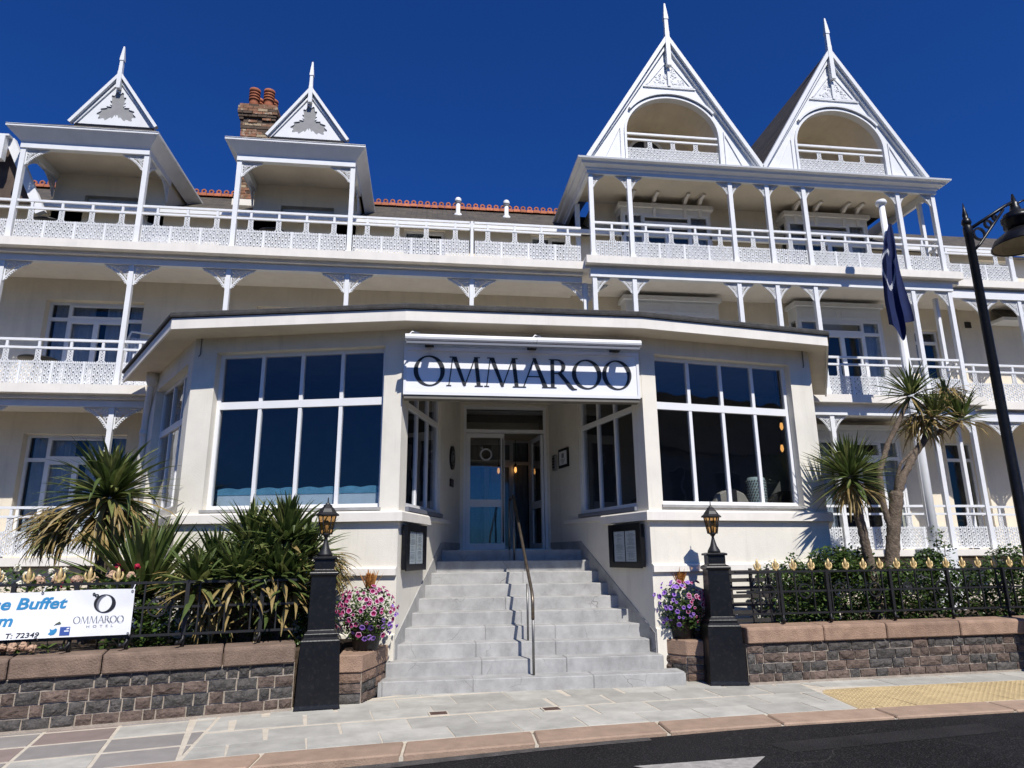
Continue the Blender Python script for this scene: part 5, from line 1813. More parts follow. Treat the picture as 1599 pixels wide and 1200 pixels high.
# ------------------------------------------------------------------ iron fences
def finial_mesh():
    b = MB()
    b.lathe(0, 0, [(0.010, 0.0), (0.022, 0.012), (0.012, 0.025), (0.018, 0.05), (0.024, 0.085), (0.016, 0.125), (0.003, 0.155)], 8)
    for sg in (-1, 1):
        b.tube([(sg * 0.008, 0, 0.02), (sg * 0.034, 0, 0.035), (sg * 0.044, 0, 0.07), (sg * 0.036, 0, 0.105)], [0.012, 0.014, 0.011, 0.003], 6)
    o = b.build('finial', 'gold')
    me = o.data
    bpy.data.objects.remove(o)
    return me
FIN = finial_mesh()
def fence(label, A, B, posts, x_first, circles=True, fin_to=99):
    X, L = fr2(A, B)
    t = thing('iron_fence', label, 'fence', (A[0], A[1], 0.69), X.to_euler().z, 'black iron fences on the garden walls')
    for (z, r) in ((1.325, 0.015), (1.08, 0.010), (0.81, 0.012)):
        MB().at(X).box(0, L, -r, r, z - 0.012, z + 0.012).build('rail', 'blackmatt', t)
    for s in posts:
        b = MB().at(X)
        b.box(s - 0.02, s + 0.02, -0.021, 0.021, 0.80, 1.345)
        b.tube([(s, 0, 0.82), (s, -0.01, 0.76), (s - 0.03, -0.05, 0.72), (s - 0.05, -0.09, 0.725), (s - 0.04, -0.11, 0.75)], 0.017, 6)
        b.tube([(s, 0, 0.80), (s, 0, 0.68)], 0.02, 6)
        b.build('post', 'blackmatt', t)
    s = x_first
    k = 0
    while s < L:
        b = MB().at(X).box(s - 0.008, s + 0.008, -0.009, 0.009, 0.81, 1.34)
        b.build('picket', 'blackmatt', t)
        if s < fin_to:
            inst('gilded_finial', FIN, X @ Matrix.Translation((s, 0, 1.335)) @ Matrix.Rotation(0.05 * math.sin(k * 2.3), 4, 'Y'), t)
        if circles and k % 2 == 0:
            c = MB().at(X)
            add_ring(c, s + 0.13, 1.08, 0.095, 0.079, 20, -0.012, 0.012)
            c.build('ring', 'blackmatt', t)
        s += 0.258
        k += 1
    return t, X, L
fence('black iron fence with gilded tips on the left wall, carrying the banner', (-6.5, 6.80), (-1.38, 8.04), [0.3, 1.05, 1.80, 2.62, 3.15, 3.65, 4.16, 4.9], 0.15, fin_to=3.6)
fence('black iron fence with gilded tips on the right wall, in front of the hedge', (3.95, 8.60), (11.4, 9.12), [0.62, 1.30, 2.25, 3.15, 4.05, 5.1, 6.2], 0.32)
# lattice screen behind the right fence
X, L = fr2((3.62, 8.70), (4.55, 8.78))
t = thing('lattice_screen', 'dark louvred wooden screen behind the fence, next to the right pillar', 'screen', (3.62, 8.70, 0.6), X.to_euler().z)
b = MB().at(X)
for z in (0.70, 0.80, 0.90, 1.0, 1.10, 1.20, 1.30):
    MB().at(X).box(0, L, 0.02, 0.032, z, z + 0.048).build('slat', 'darkchair', t)
for s in (0.02, 0.32, 0.62, L - 0.06):
    MB().at(X).box(s, s + 0.04, 0.033, 0.06, 0.58, 1.37).build('batten', 'darkchair', t)

# ------------------------------------------------------------------ banner
XB, LBn = fr2((-6.55, 6.735), (-2.915, 7.625))
bt = thing('banner', 'white vinyl banner with blue buffet wording and a ring emblem tied to the left fence', 'banner', (-4.0, 7.36, 0.82), XB.to_euler().z)
def bz(s):       # sag and tilt of the banner
    return 0.0
def bw(s, z):    # depth ripple
    return 0.016 * math.sin(s * 3.1 + z * 4) + 0.012 * noise.noise((s * 2.2, z * 3.0, 0.3)) + 0.010 * noise.noise((s * 6, z * 5.0, 1.3))
nx, nz = 120, 16
b = MB().at(XB)
b.smooth = True
vs, fs = [], []
for i in range(nx + 1):
    for j in range(nz + 1):
        s = LBn * i / nx
        z = 0.832 + 0.433 * j / nz + 0.008 * math.sin(s * 4.0) * (j / nz)
        vs.append((s, -0.03 + bw(s, z), z))
for i in range(nx):
    for j in range(nz):
        a = i * (nz + 1) + j
        fs.append((a, a + nz + 1, a + nz + 2, a + 1))
k = len(vs)
vs += [(p[0], p[1] + 0.003, p[2]) for p in vs]
fs += [tuple(k + q for q in f[::-1]) for f in fs]
b._add(vs, fs)
b.build('sheet', 'vinyl', bt)
def text_on_banner(txt, s0, z0, size, m, shear=0.0, bold=0.0, width=None):
    cu = bpy.data.curves.new('lettering', 'FONT')
    cu.body = txt
    cu.size = size
    cu.shear = shear
    cu.offset = bold
    cu.resolution_u = 3
    ob = bpy.data.objects.new('lettering', cu)
    COL.objects.link(ob)
    bpy.context.view_layer.update()
    me = bpy.data.meshes.new_from_object(ob.evaluated_get(bpy.context.evaluated_depsgraph_get()))
    bpy.data.objects.remove(ob)
    bm_ = bmesh.new()
    bm_.from_mesh(me)
    bmesh.ops.triangulate(bm_, faces=bm_.faces)
    bmesh.ops.subdivide_edges(bm_, edges=[e for e in bm_.edges if e.calc_length() > 0.03], cuts=1)
    mb = MB().at(XB)
    xsv = [v.co.x for v in bm_.verts]
    sc = (width / (max(xsv) - min(xsv))) if width else 1.0
    vs = []
    for v in bm_.verts:
        s, z = s0 + (v.co.x - min(xsv) * (1 if width else 0)) * sc, z0 + v.co.y
        vs.append((s, -0.0335 + bw(s, z), z))
    bm_.verts.index_update()
    fs = [tuple(v.index for v in f.verts) for f in bm_.faces]
    bm_.free()
    mb._add(vs, fs)
    return mb.build('lettering', m, bt)
sE = LBn
text_on_banner('se Buffet', sE - 1.195, 1.105, 0.145, 'inkblue', 0.2, 0.004, width=0.615)
text_on_banner('om', sE - 1.205, 0.955, 0.145, 'inkblue', 0.2, 0.004, width=0.20)
text_on_banner('om  T: 72349', sE - 1.185, 0.846, 0.062, 'ink', 0.12, 0.001, width=0.41)
# capital lettering under the emblem
def banner_poly(polys, m, name='lettering', e=0.0004):
    mb = MB().at(XB)
    for i, p in enumerate(polys):
        n = len(p)
        mb._add([(q[0], -0.0335 - e * i / 8 + bw(q[0], q[1]), q[1]) for q in p], [tuple(range(n))])
    return mb.build(name, m, bt)
sp0, spw = sE - 0.51, 0.44
tot = SP[-1][1] - SP[0][0]
P = []
for ch, (a, e_) in zip('OMMAROO', SP):
    a2 = sp0 + (a - SP[0][0]) / tot * spw
    e2 = sp0 + (e_ - SP[0][0]) / tot * spw
    hgt = 0.064
    for poly in letter_polys(ch, (e2 - a2) / hgt):
        P.append([(a2 + p[0] * hgt, 0.955 + p[1] * hgt) for p in poly])
banner_poly(P, 'inkgrey')
text_on_banner('H  O  T  E  L', sE - 0.39, 0.912, 0.032, 'inkgrey', 0, 0, width=0.23)
# ring emblem: thick and thin ring with an inner crescent and a curled stem
def ringp(cx, cz, a, b_, a2, b2, dx, t0, t1, n, tilt=0.0):
    out = []
    def pt(A, B, t, d):
        x, z = A * math.cos(t) + d, B * math.sin(t)
        return (cx + x * math.cos(tilt) - z * math.sin(tilt), cz + x * math.sin(tilt) + z * math.cos(tilt))
    for k in range(n):
        u, v = t0 + (t1 - t0) * k / n, t0 + (t1 - t0) * (k + 1) / n
        out.append([pt(a, b_, u, 0), pt(a, b_, v, 0), pt(a2, b2, v, dx), pt(a2, b2, u, dx)])
    return out
ec, ez_ = sE - 0.255, 1.135
banner_poly(ringp(ec, ez_, 0.098, 0.088, 0.066, 0.080, -0.006, 0, 2 * math.pi, 36, R(-14)), 'ink', 'emblem')
banner_poly(ringp(ec - 0.012, ez_, 0.060, 0.076, 0.046, 0.074, 0.008, R(100), R(290), 20, R(-14)), 'inkgrey', 'emblem')
banner_poly(ringp(ec - 0.078, ez_ + 0.078, 0.020, 0.016, 0.006, 0.006, 0, 0, 2 * math.pi, 14) + ringp(ec - 0.104, ez_ + 0.092, 0.013, 0.016, 0.003, 0.005, 0, 0, 2 * math.pi, 12), 'ink', 'emblem')
sq = [[(sE - 0.610, 0.850), (sE - 0.525, 0.850), (sE - 0.525, 0.928), (sE - 0.610, 0.928)]]
banner_poly(sq, 'fbblue', 'social_badge')
fz = [[(sE - 0.560, 0.850), (sE - 0.545, 0.850), (sE - 0.545, 0.905), (sE - 0.560, 0.905)], [(sE - 0.573, 0.884), (sE - 0.533, 0.884), (sE - 0.535, 0.895), (sE - 0.573, 0.895)], [(sE - 0.560, 0.905), (sE - 0.545, 0.905), (sE - 0.532, 0.909), (sE - 0.532, 0.920), (sE - 0.550, 0.917)]]
banner_poly(fz, 'vinyl', 'badge_letter', e=0.004)
bird = [[(sE - 0.705, 0.868), (sE - 0.680, 0.856), (sE - 0.653, 0.862), (sE - 0.637, 0.885), (sE - 0.633, 0.908), (sE - 0.647, 0.918), (sE - 0.662, 0.908), (sE - 0.677, 0.905), (sE - 0.695, 0.916), (sE - 0.690, 0.885)]]
banner_poly(bird, 'inkblue', 'social_badge')
for s in (sE - 0.02, sE - 0.80, sE - 1.6, sE - 2.4):
    for z in (0.845, 1.25):
        q = MB().at(XB)
        add_ring(q, s, z, 0.012, 0.006, 10, -0.037 + bw(s, z), -0.031 + bw(s, z))
        q.build('eyelet', 'steel', bt)
        MB().at(XB).tube([(s, -0.03 + bw(s, z), z), (s + 0.01, 0.02, z + (0.06 if z > 1 else -0.03))], 0.004, 5).build('tie', 'upvc', bt)

# ------------------------------------------------------------------ plants
def strap(mb, p, az, el, ln, wd, droop, rnd, segs=5, m=0, stiff=0.35):
    """one sword-shaped leaf folded along its middle; p base point, az/el direction, droop bends it down towards the tip"""
    p = Vector(p)
    vs, fs = [], []
    side = Vector((-math.sin(az), math.cos(az), 0))
    e = el
    tw = rnd.uniform(-0.5, 0.5)
    kink = rnd.randrange(2, segs) if rnd.random() < 0.12 and ln > 0.3 else -1
    sway = rnd.uniform(-0.35, 0.35)
    for k in range(segs + 1):
        u = k / segs
        d = Vector((math.cos(az) * math.cos(e), math.sin(az) * math.cos(e), math.sin(e)))
        nrm = side.cross(d)
        w = wd * (0.55 + 1.3 * u * (1 - u) * 1.6) * (1 - u ** 3) * 0.5 + 0.0012
        a = tw * u
        s2 = side * math.cos(a) + nrm * math.sin(a)
        n2 = nrm * math.cos(a) - side * math.sin(a)
        vs += [tuple(p - s2 * w), tuple(p - n2 * w * 0.38), tuple(p + s2 * w)]
        p = p + d * (ln / segs)
        az += sway / segs
        side = Vector((-math.sin(az), math.cos(az), 0))
        if k == kink:
            e -= rnd.uniform(0.6, 1.3)
        e -= droop / segs * (0.4 + 1.6 * max(0.0, u - stiff * 0.5))
    for k in range(segs):
        a = 3 * k
        fs += [(a, a + 1, a + 4, a + 3), (a + 1, a + 2, a + 5, a + 4)]
    mb.m = m
    mb._add(vs, fs)

def crown(mb, c, n, ln, wd, rnd, elmin=-35, elmax=88, droop=0.6, dead=0.15, lime=0.25, tilt=(0, 0), stub=0.05):
    for k in range(n):
        u = (k + 0.5) / n
        el = R(elmin + (elmax - elmin) * (u ** 0.8)) + rnd.uniform(-0.12, 0.12)
        az = k * 2.39996 + rnd.uniform(-0.3, 0.3)
        d = Vector((math.cos(az) * math.cos(el), math.sin(az) * math.cos(el), math.sin(el)))
        isdead = u < dead * 1.6 and rnd.random() < 0.75
        m = 2 if isdead else (1 if rnd.random() < lime else 0)
        p = Vector(c) + Vector((tilt[0], tilt[1], 0)) * (1 - u) + d * stub
        l = ln * rnd.uniform(0.75, 1.08) * (0.85 if el > R(70) else 1.0)
        strap(mb, p, az, el, l, wd * rnd.uniform(0.8, 1.15), droop * rnd.uniform(0.4, 1.5) * (1.6 if isdead else 1.0), rnd, m=m)
def skirt(mb, c, n, ln, wd, rnd, spread=0.25, drop=0.5, az0=None, azr=math.pi):
    """hanging dry leaves below a crown"""
    for k in range(n):
        az = rnd.uniform(0, 2 * math.pi) if az0 is None else az0 + rnd.uniform(-azr, azr)
        p = Vector(c) + Vector((math.cos(az) * spread * rnd.random(), math.sin(az) * spread * rnd.random(), -drop * rnd.random()))
        strap(mb, p, az, R(rnd.uniform(-75, 5)), ln * rnd.uniform(0.6, 1.1), wd, rnd.uniform(0.6, 1.6), rnd, m=2 if rnd.random() < 0.85 else 1)
LM = ['leaf', 'leaf2', 'dead']
def trunk(pts, rs, parent, name='trunk'):
    b = MB()
    rnd = random.Random(len(pts) + int(pts[0][0] * 50))
    P2, r2 = [], []
    for i in range(len(pts) - 1):
        a, c = Vector(pts[i]), Vector(pts[i + 1])
        m = max(2, int((c - a).length / 0.06))
        for k in range(m):
            t = k / m
            P2.append(a.lerp(c, t) + Vector((rnd.uniform(-.006, .006), rnd.uniform(-.006, .006), 0)))
            r2.append((rs[i] + (rs[i + 1] - rs[i]) * t) * (1 + (0.06 if len(P2) % 2 else -0.05) + rnd.uniform(-.04, .04)))
    P2.append(Vector(pts[-1])); r2.append(rs[-1])
    b.tube(P2, r2, 10)
    return b.build(name, 'bark', parent)

HM = ['hedge', 'hedge2']
def leafy(mb, n, boxes, size, rnd, mats=2):
    """small folded leaves spread through overlapping ellipsoids (cx, cy, cz, rx, ry, rz)"""
    for k in range(n):
        (cx, cy, cz, rx, ry, rz_) = rnd.choice(boxes)
        while True:
            a, b_, c = rnd.uniform(-1, 1), rnd.uniform(-1, 1), rnd.uniform(-1, 1)
            q = a * a + b_ * b_ + c * c
            if 0.25 < q < 1:
                break
        p = Vector((cx + a * rx, cy + b_ * ry, cz + c * rz_))
        d = Vector((rnd.uniform(-1, 1), rnd.uniform(-1, 0.6), rnd.uniform(-0.5, 0.9))).normalized()
        up = Vector((rnd.uniform(-.5, .5), rnd.uniform(-.8, .2), 1)).normalized()
        s = d.cross(up).normalized()
        nn_ = s.cross(d)
        l = size * rnd.uniform(0.6, 1.3)
        w = l * 0.30
        mb.m = 0 if rnd.random() < 0.65 else 1
        mb._add([tuple(p), tuple(p + d * l * 0.45 + s * w), tuple(p + d * l - nn_ * l * 0.1), tuple(p + d * l * 0.45 - s * w), tuple(p + d * l * 0.5 - nn_ * l * 0.07)],
                [(0, 1, 4), (1, 2, 4), (2, 3, 4), (3, 0, 4)])
# left-hand garden
rnd = random.Random(41)
t = thing('cabbage_palm', 'cabbage palm with wide drooping crown and dry brown skirt left of the sunroom', 'palm', (-4.05, 9.3, 0.58), 0, 'palms in front of the hotel')
trunk([(-4.05, 9.3, 0.5), (-4.0, 9.3, 1.5), (-4.0, 9.28, 2.24)], [0.10, 0.075, 0.07], t)
b = MB(LM)
crown(b, (-3.98, 9.25, 2.31), 210, 0.82, 0.066, rnd, -38, 86, 0.85, 0.12, 0.50)
b.build('crown', LM, t)
b = MB(LM)
skirt(b, (-4.35, 9.2, 2.20), 330, 0.44, 0.030, rnd, 0.36, 0.36, R(200), 1.1)
skirt(b, (-4.0, 9.22, 2.15), 170, 0.5, 0.034, rnd, 0.16, 0.30)
skirt(b, (-3.85, 9.2, 2.22), 150, 0.42, 0.030, rnd, 0.25, 0.25, R(-20), 0.9)
b.build('dry_skirt', LM, t, kind='stuff')
t = thing('sword_yucca', 'young yucca with stiff upright sword leaves between the drooping palm and the yucca clump', 'yucca', (-3.2, 8.75, 0.58), 0, 'yuccas behind the left fence')
b = MB(LM)
crown(b, (-3.25, 8.72, 1.10), 120, 1.12, 0.080, rnd, 0, 86, 0.30, 0.0, 0.3)
b.build('crown', LM, t)
trunk([(-3.2, 8.75, 0.5), (-3.22, 8.75, 1.14)], [0.09, 0.07], t)
t = thing('yucca_clump', 'big bushy clump of dark green yuccas with yellowing lower leaves, left of the lantern pillar', 'yucca', (-1.9, 8.6, 0.58), 0, 'yuccas behind the left fence')
heads = [(-2.05, 8.62, 1.66, 140, 0.64), (-1.62, 8.5, 1.74, 130, 0.62), (-1.85, 8.35, 1.42, 130, 0.62), (-1.42, 8.62, 1.54, 110, 0.57), (-2.40, 8.5, 1.42, 110, 0.55), (-1.50, 8.33, 1.20, 100, 0.55), (-2.15, 8.28, 1.15, 100, 0.55), (-1.75, 8.30, 1.0, 80, 0.5), (-2.45, 8.02, 1.28, 85, 0.50), (-2.05, 8.10, 1.34, 95, 0.52), (-1.62, 8.18, 1.36, 95, 0.52)]
for (x, y, z, n, l) in heads:
    trunk([(-1.9 + (x + 1.9) * 0.5, 8.62, 0.5), (x, y, z - 0.02)], [0.07, 0.05], t)
    b = MB(LM)
    crown(b, (x, y, z), n, l, 0.058, rnd, -40, 86, 0.65, 0.12, 0.22)
    b.build('crown', LM, t)
b = MB(LM)
skirt(b, (-2.62, 8.55, 1.50), 170, 0.32, 0.024, rnd, 0.36, 0.45)
skirt(b, (-1.20, 8.66, 1.62), 150, 0.36, 0.026, rnd, 0.20, 0.32, R(-10), 1.2)
skirt(b, (-2.35, 8.3, 1.12), 90, 0.30, 0.024, rnd, 0.25, 0.30)
b.build('dry_skirt', LM, t, kind='stuff')
b = MB(LM)
for k in range(26):                                              # tall central shoots that overlap the window sill
    strap(b, (-1.62 + rnd.uniform(-.08, .08), 8.5, 1.72), rnd.uniform(0, 6.28), R(rnd.uniform(68, 88)), rnd.uniform(0.5, 0.68), 0.05, 0.12, rnd, m=0 if rnd.random() < 0.6 else 1)
    strap(b, (-2.05 + rnd.uniform(-.12, .12), 8.6, 1.65), rnd.uniform(0, 6.28), R(rnd.uniform(60, 88)), rnd.uniform(0.45, 0.62), 0.05, 0.15, rnd, m=0 if rnd.random() < 0.7 else 1)
b.build('crown', LM, t)

b = MB(HM)
leafy(b, 3600, [(-2.7, 8.4, 0.85, 0.5, 0.3, 0.36), (-2.1, 8.5, 0.9, 0.5, 0.3, 0.40), (-1.6, 8.5, 0.92, 0.42, 0.28, 0.42), (-1.25, 8.6, 0.9, 0.25, 0.2, 0.36), (-3.1, 8.3, 0.8, 0.4, 0.3, 0.3)], 0.07, rnd)
b.build('undergrowth', HM, t, kind='stuff')

# right-hand garden
rnd = random.Random(77)
t = thing('round_palm', 'cabbage palm with one dense round green crown at the right corner of the sunroom', 'palm', (6.16, 9.1, 0.58), 0, 'palms in front of the hotel')
trunk([(6.22, 9.1, 0.5), (6.17, 9.1, 1.4), (6.02, 9.05, 2.50)], [0.085, 0.07, 0.06], t)
b = MB(LM)
crown(b, (5.98, 9.02, 2.60), 230, 0.66, 0.042, rnd, -42, 88, 0.32, 0.05, 0.28)
b.build('crown', LM, t)
b = MB(LM)
skirt(b, (5.98, 9.02, 2.50), 80, 0.48, 0.030, rnd, 0.12, 0.12)
b.build('dry_skirt', LM, t, kind='stuff')
t = thing('forked_palm', 'tall forked cabbage palm with several ragged heads in front of the flagpole', 'palm', (6.80, 9.6, 0.58), 0, 'palms in front of the hotel')
trunk([(6.76, 9.6, 0.5), (6.82, 9.6, 1.2), (6.93, 9.6, 1.75), (7.10, 9.6, 2.44)], [0.125, 0.115, 0.095, 0.10], t)
brs = [[(7.10, 9.6, 2.40), (7.28, 9.62, 2.72), (7.55, 9.65, 3.05), (7.78, 9.65, 3.30), (7.85, 9.65, 3.55)],
       [(6.93, 9.6, 1.80), (6.86, 9.62, 2.3), (6.90, 9.65, 2.75), (7.15, 9.7, 3.2), (7.45, 9.7, 3.65), (7.62, 9.7, 3.95)],
       [(7.78, 9.65, 3.30), (8.1, 9.62, 3.42), (8.34, 9.6, 3.55)],
       [(7.85, 9.65, 3.50), (8.1, 9.75, 3.85), (8.33, 9.8, 4.05)],
       [(7.06, 9.6, 2.36), (7.05, 9.5, 2.6), (7.12, 9.45, 2.85), (7.35, 9.45, 3.05)]]
for k, q in enumerate(brs):
    r0 = (0.065, 0.05, 0.045, 0.042, 0.03)[k]
    trunk(q, [r0 * (1 - 0.35 * i / (len(q) - 1)) for i in range(len(q))], t, 'limb')
for (x, y, z, n, l, dead, lime, mn) in ((7.66, 9.68, 3.98, 90, 0.60, 0.10, 0.5, -45), (8.38, 9.6, 3.58, 75, 0.55, 0.08, 0.25, -30), (7.98, 9.65, 3.62, 80, 0.52, 0.30, 0.5, -50)):
    b = MB(LM)
    crown(b, (x, y, z), n, l, 0.042, rnd, mn, 88, 0.75, dead, lime)
    b.build('crown', LM, t)
b = MB(LM)
crown(b, (8.36, 9.8, 4.02), 40, 0.36, 0.026, rnd, -40, 88, 0.8, 0.5, 0.7)
skirt(b, (8.36, 9.8, 4.14), 190, 0.34, 0.020, rnd, 0.24, 0.14)
b.build('crown', LM, t)
b = MB(LM)
skirt(b, (7.75, 9.66, 3.72), 110, 0.48, 0.030, rnd, 0.16, 0.25)
b.build('dry_skirt', LM, t, kind='stuff')

rnd = random.Random(5)
t = thing('hedge', 'dark green leafy hedge behind the right-hand fence', 'hedge', (7.3, 9.3, 0.58), 0)
bx = []
x = 4.75
while x < 11.2:
    y = 8.62 + (x - 4) * 0.07 + 0.42
    bx.append((x, y, 0.94 + rnd.uniform(-0.04, 0.12), 0.36, 0.34, 0.46))
    x += 0.27
bx += [(5.6, 9.1, 1.42, 0.35, 0.25, 0.22), (6.1, 9.3, 1.38, 0.3, 0.25, 0.25), (7.3, 9.4, 1.40, 0.2, 0.2, 0.2), (8.6, 9.4, 1.4, 0.4, 0.25, 0.25), (9.4, 9.4, 1.4, 0.4, 0.25, 0.2)]
b = MB(HM)
leafy(b, 24000, bx, 0.064, rnd)
b.build('foliage', HM, t)
for q in bx[::2]:
    b = MB()
    b.tube([(q[0], q[1], 0.5), (q[0] + rnd.uniform(-.1, .1), q[1], 0.8), (q[0] + rnd.uniform(-.2, .2), q[1], 1.15)], [0.014, 0.01, 0.005], 6)
    b.build('stem', 'bark', t)
for (x, y, z) in ((5.0, 9.0, 1.5), (7.45, 9.35, 1.85), (7.6, 9.4, 1.7), (5.75, 9.0, 1.62)):
    b = MB()
    b.tube([(x - 0.15, y, 0.9), (x - 0.06, y, 1.2), (x, y, z)], [0.010, 0.007, 0.004], 6)
    b.build('stem', 'bark', t)
b = MB(HM)
leafy(b, 260, [(7.45, 9.35, 1.75, 0.12, 0.1, 0.16), (5.0, 9.0, 1.45, 0.14, 0.1, 0.14), (7.6, 9.4, 1.6, 0.12, 0.1, 0.12), (5.75, 9.0, 1.55, 0.14, 0.1, 0.12)], 0.055, rnd)
b.build('sprigs', HM, t, kind='stuff')

def bloom(mb, p, r, n, rnd, m):
    """loose globe of petals"""
    mb.m = m
    for k in range(n):
        d = Vector((rnd.gauss(0, 1), rnd.gauss(0, 1), rnd.gauss(0, 1))).normalized()
        s = d.cross(Vector((0.3, 0.2, 1))).normalized()
        u = s.cross(d)
        c = Vector(p) + d * r * rnd.uniform(0.6, 1.0)
        q = r * 0.45
        mb._add([tuple(c - s * q - d * q * 0.2), tuple(c - u * q - d * q * 0.2), tuple(c + s * q - d * q * 0.2), tuple(c + u * q - d * q * 0.2), tuple(c + d * q * 0.35)], [(0, 1, 4), (1, 2, 4), (2, 3, 4), (3, 0, 4)])
rnd = random.Random(19)
t = thing('rose_bush', 'white-flowered rose bush with a few crimson blooms above the banner', 'rose bush', (-4.1, 8.55, 0.58), 0)
b = MB(HM)
leafy(b, 2600, [(-5.2, 8.3, 1.05, 0.5, 0.4, 0.42), (-4.5, 8.5, 1.1, 0.5, 0.35, 0.40), (-3.9, 8.6, 1.12, 0.42, 0.3, 0.36), (-3.4, 8.45, 1.05, 0.4, 0.3, 0.36)], 0.058, rnd)
b.build('foliage', HM, t)
for x in (-5.2, -4.7, -4.3, -3.95, -3.6, -3.35):
    b = MB()
    b.tube([(x, 8.5, 0.5), (x + 0.05, 8.5, 0.95), (x + rnd.uniform(-.1, .2), 8.45, 1.45)], [0.012, 0.009, 0.004], 6)
    b.build('stem', 'bark', t)
for (x, z) in ((-4.62, 1.42), (-4.45, 1.47), (-4.35, 1.40), (-4.53, 1.35), (-4.12, 1.44), (-3.95, 1.45), (-4.22, 1.36), (-4.75, 1.34), (-4.05, 1.38), (-4.85, 1.42), (-5.1, 1.38), (-4.68, 1.27), (-4.40, 1.30)):
    b = MB()
    bloom(b, (x, 8.33 + rnd.uniform(-.08, .08), z), rnd.uniform(0.03, 0.045), 22, rnd, 0)
    b.build('bloom', 'rosewhite', t)
for (x, z) in ((-3.42, 1.49), (-3.36, 1.43), (-3.86, 1.33), (-3.2, 1.48), (-3.95, 1.29)):
    b = MB()
    bloom(b, (x, 8.35, z), 0.038, 22, rnd, 0)
    b.build('bloom', 'rosered', t)
t = thing('hydrangea', 'faded pinkish-tan hydrangea with broad lime leaves poking round the banner', 'hydrangea', (-3.9, 7.9, 0.58), 0)
b = MB()
for (x, y, z, l) in ((-3.55, 7.50, 0.93, 0.13), (-3.55, 7.50, 0.93, 0.11), (-3.2, 7.95, 1.36, 0.15), (-3.05, 7.9, 1.34, 0.13), (-4.0, 7.8, 1.3, 0.13), (-3.7, 7.9, 1.33, 0.12), (-3.45, 7.9, 1.33, 0.12), (-3.6, 7.48, 0.78, 0.1), (-3.85, 7.42, 0.75, 0.1), (-4.2, 7.4, 0.78, 0.1), (-4.05, 7.38, 0.74, 0.1)):
    for q in range(3):
        az = rnd.uniform(0, 6.28)
        strap(b, (x, y, z - 0.05), az, R(rnd.uniform(15, 80)), l, l * 0.62, 0.6, rnd, segs=4)
b.build('leaves', 'hydleaf', t)
for (x, y, z, r) in ((-3.86, 7.38, 0.755, 0.05), (-3.78, 7.40, 0.765, 0.045), (-3.71, 7.42, 0.745, 0.04), (-3.94, 7.37, 0.765, 0.04), (-3.80, 7.9, 1.36, 0.06), (-3.62, 7.92, 1.35, 0.06), (-3.46, 7.95, 1.34, 0.055), (-3.30, 7.95, 1.40, 0.05), (-3.98, 7.9, 1.35, 0.06), (-3.12, 8.0, 1.38, 0.055), (-4.4, 7.8, 1.34, 0.06)):
    b = MB()
    bloom(b, (x, y, z), r, 46, rnd, 0)
    b.build('flower_head', 'hydr', t)
for (x, y) in ((-3.75, 7.46), (-3.62, 7.5), (-3.3, 7.95), (-3.7, 7.95), (-4.0, 7.9), (-4.4, 7.8)):
    b = MB()
    b.tube([(x, y + 0.15, 0.5), (x, y + 0.06, 0.66), (x, y, 0.80 if y < 7.6 else 1.33)], [0.008, 0.006, 0.004], 6)
    b.build('stem', 'hydleaf', t)

# petunia pots
def petunia_meshes():
    out = []
    for (a, c) in (('petmag', 'petpink'), ('petvio', 'petviolight')):
        b = MB()
        n = 10
        rings = [(0.006, 0.012, 0), (0.014, -0.002, 0), (0.0255, -0.008, 0), (0.031, -0.006, 1)]
        vs = []
        for (r, y, _) in rings:
            for k in range(n):
                q = r * (1.0 if k % 2 == 0 else (0.86 if r > 0.02 else 1.0))
                an = 2 * math.pi * k / n
                vs.append((q * math.cos(an), y, q * math.sin(an)))
        o = len(vs)
        vs.append((0, 0.014, 0))
        for i in range(3):
            b.m = 1 if i == 2 else 0
            b._add(vs, [(i * n + k, i * n + (k + 1) % n, (i + 1) * n + (k + 1) % n, (i + 1) * n + k) for k in range(n)])
        b.m = 0
        b._add(vs, [(k, (k + 1) % n, o) for k in range(n)])
        ob = b.build('flower', [a, c])
        out.append(ob.data)
        bpy.data.objects.remove(ob)
    return out
PET = petunia_meshes()
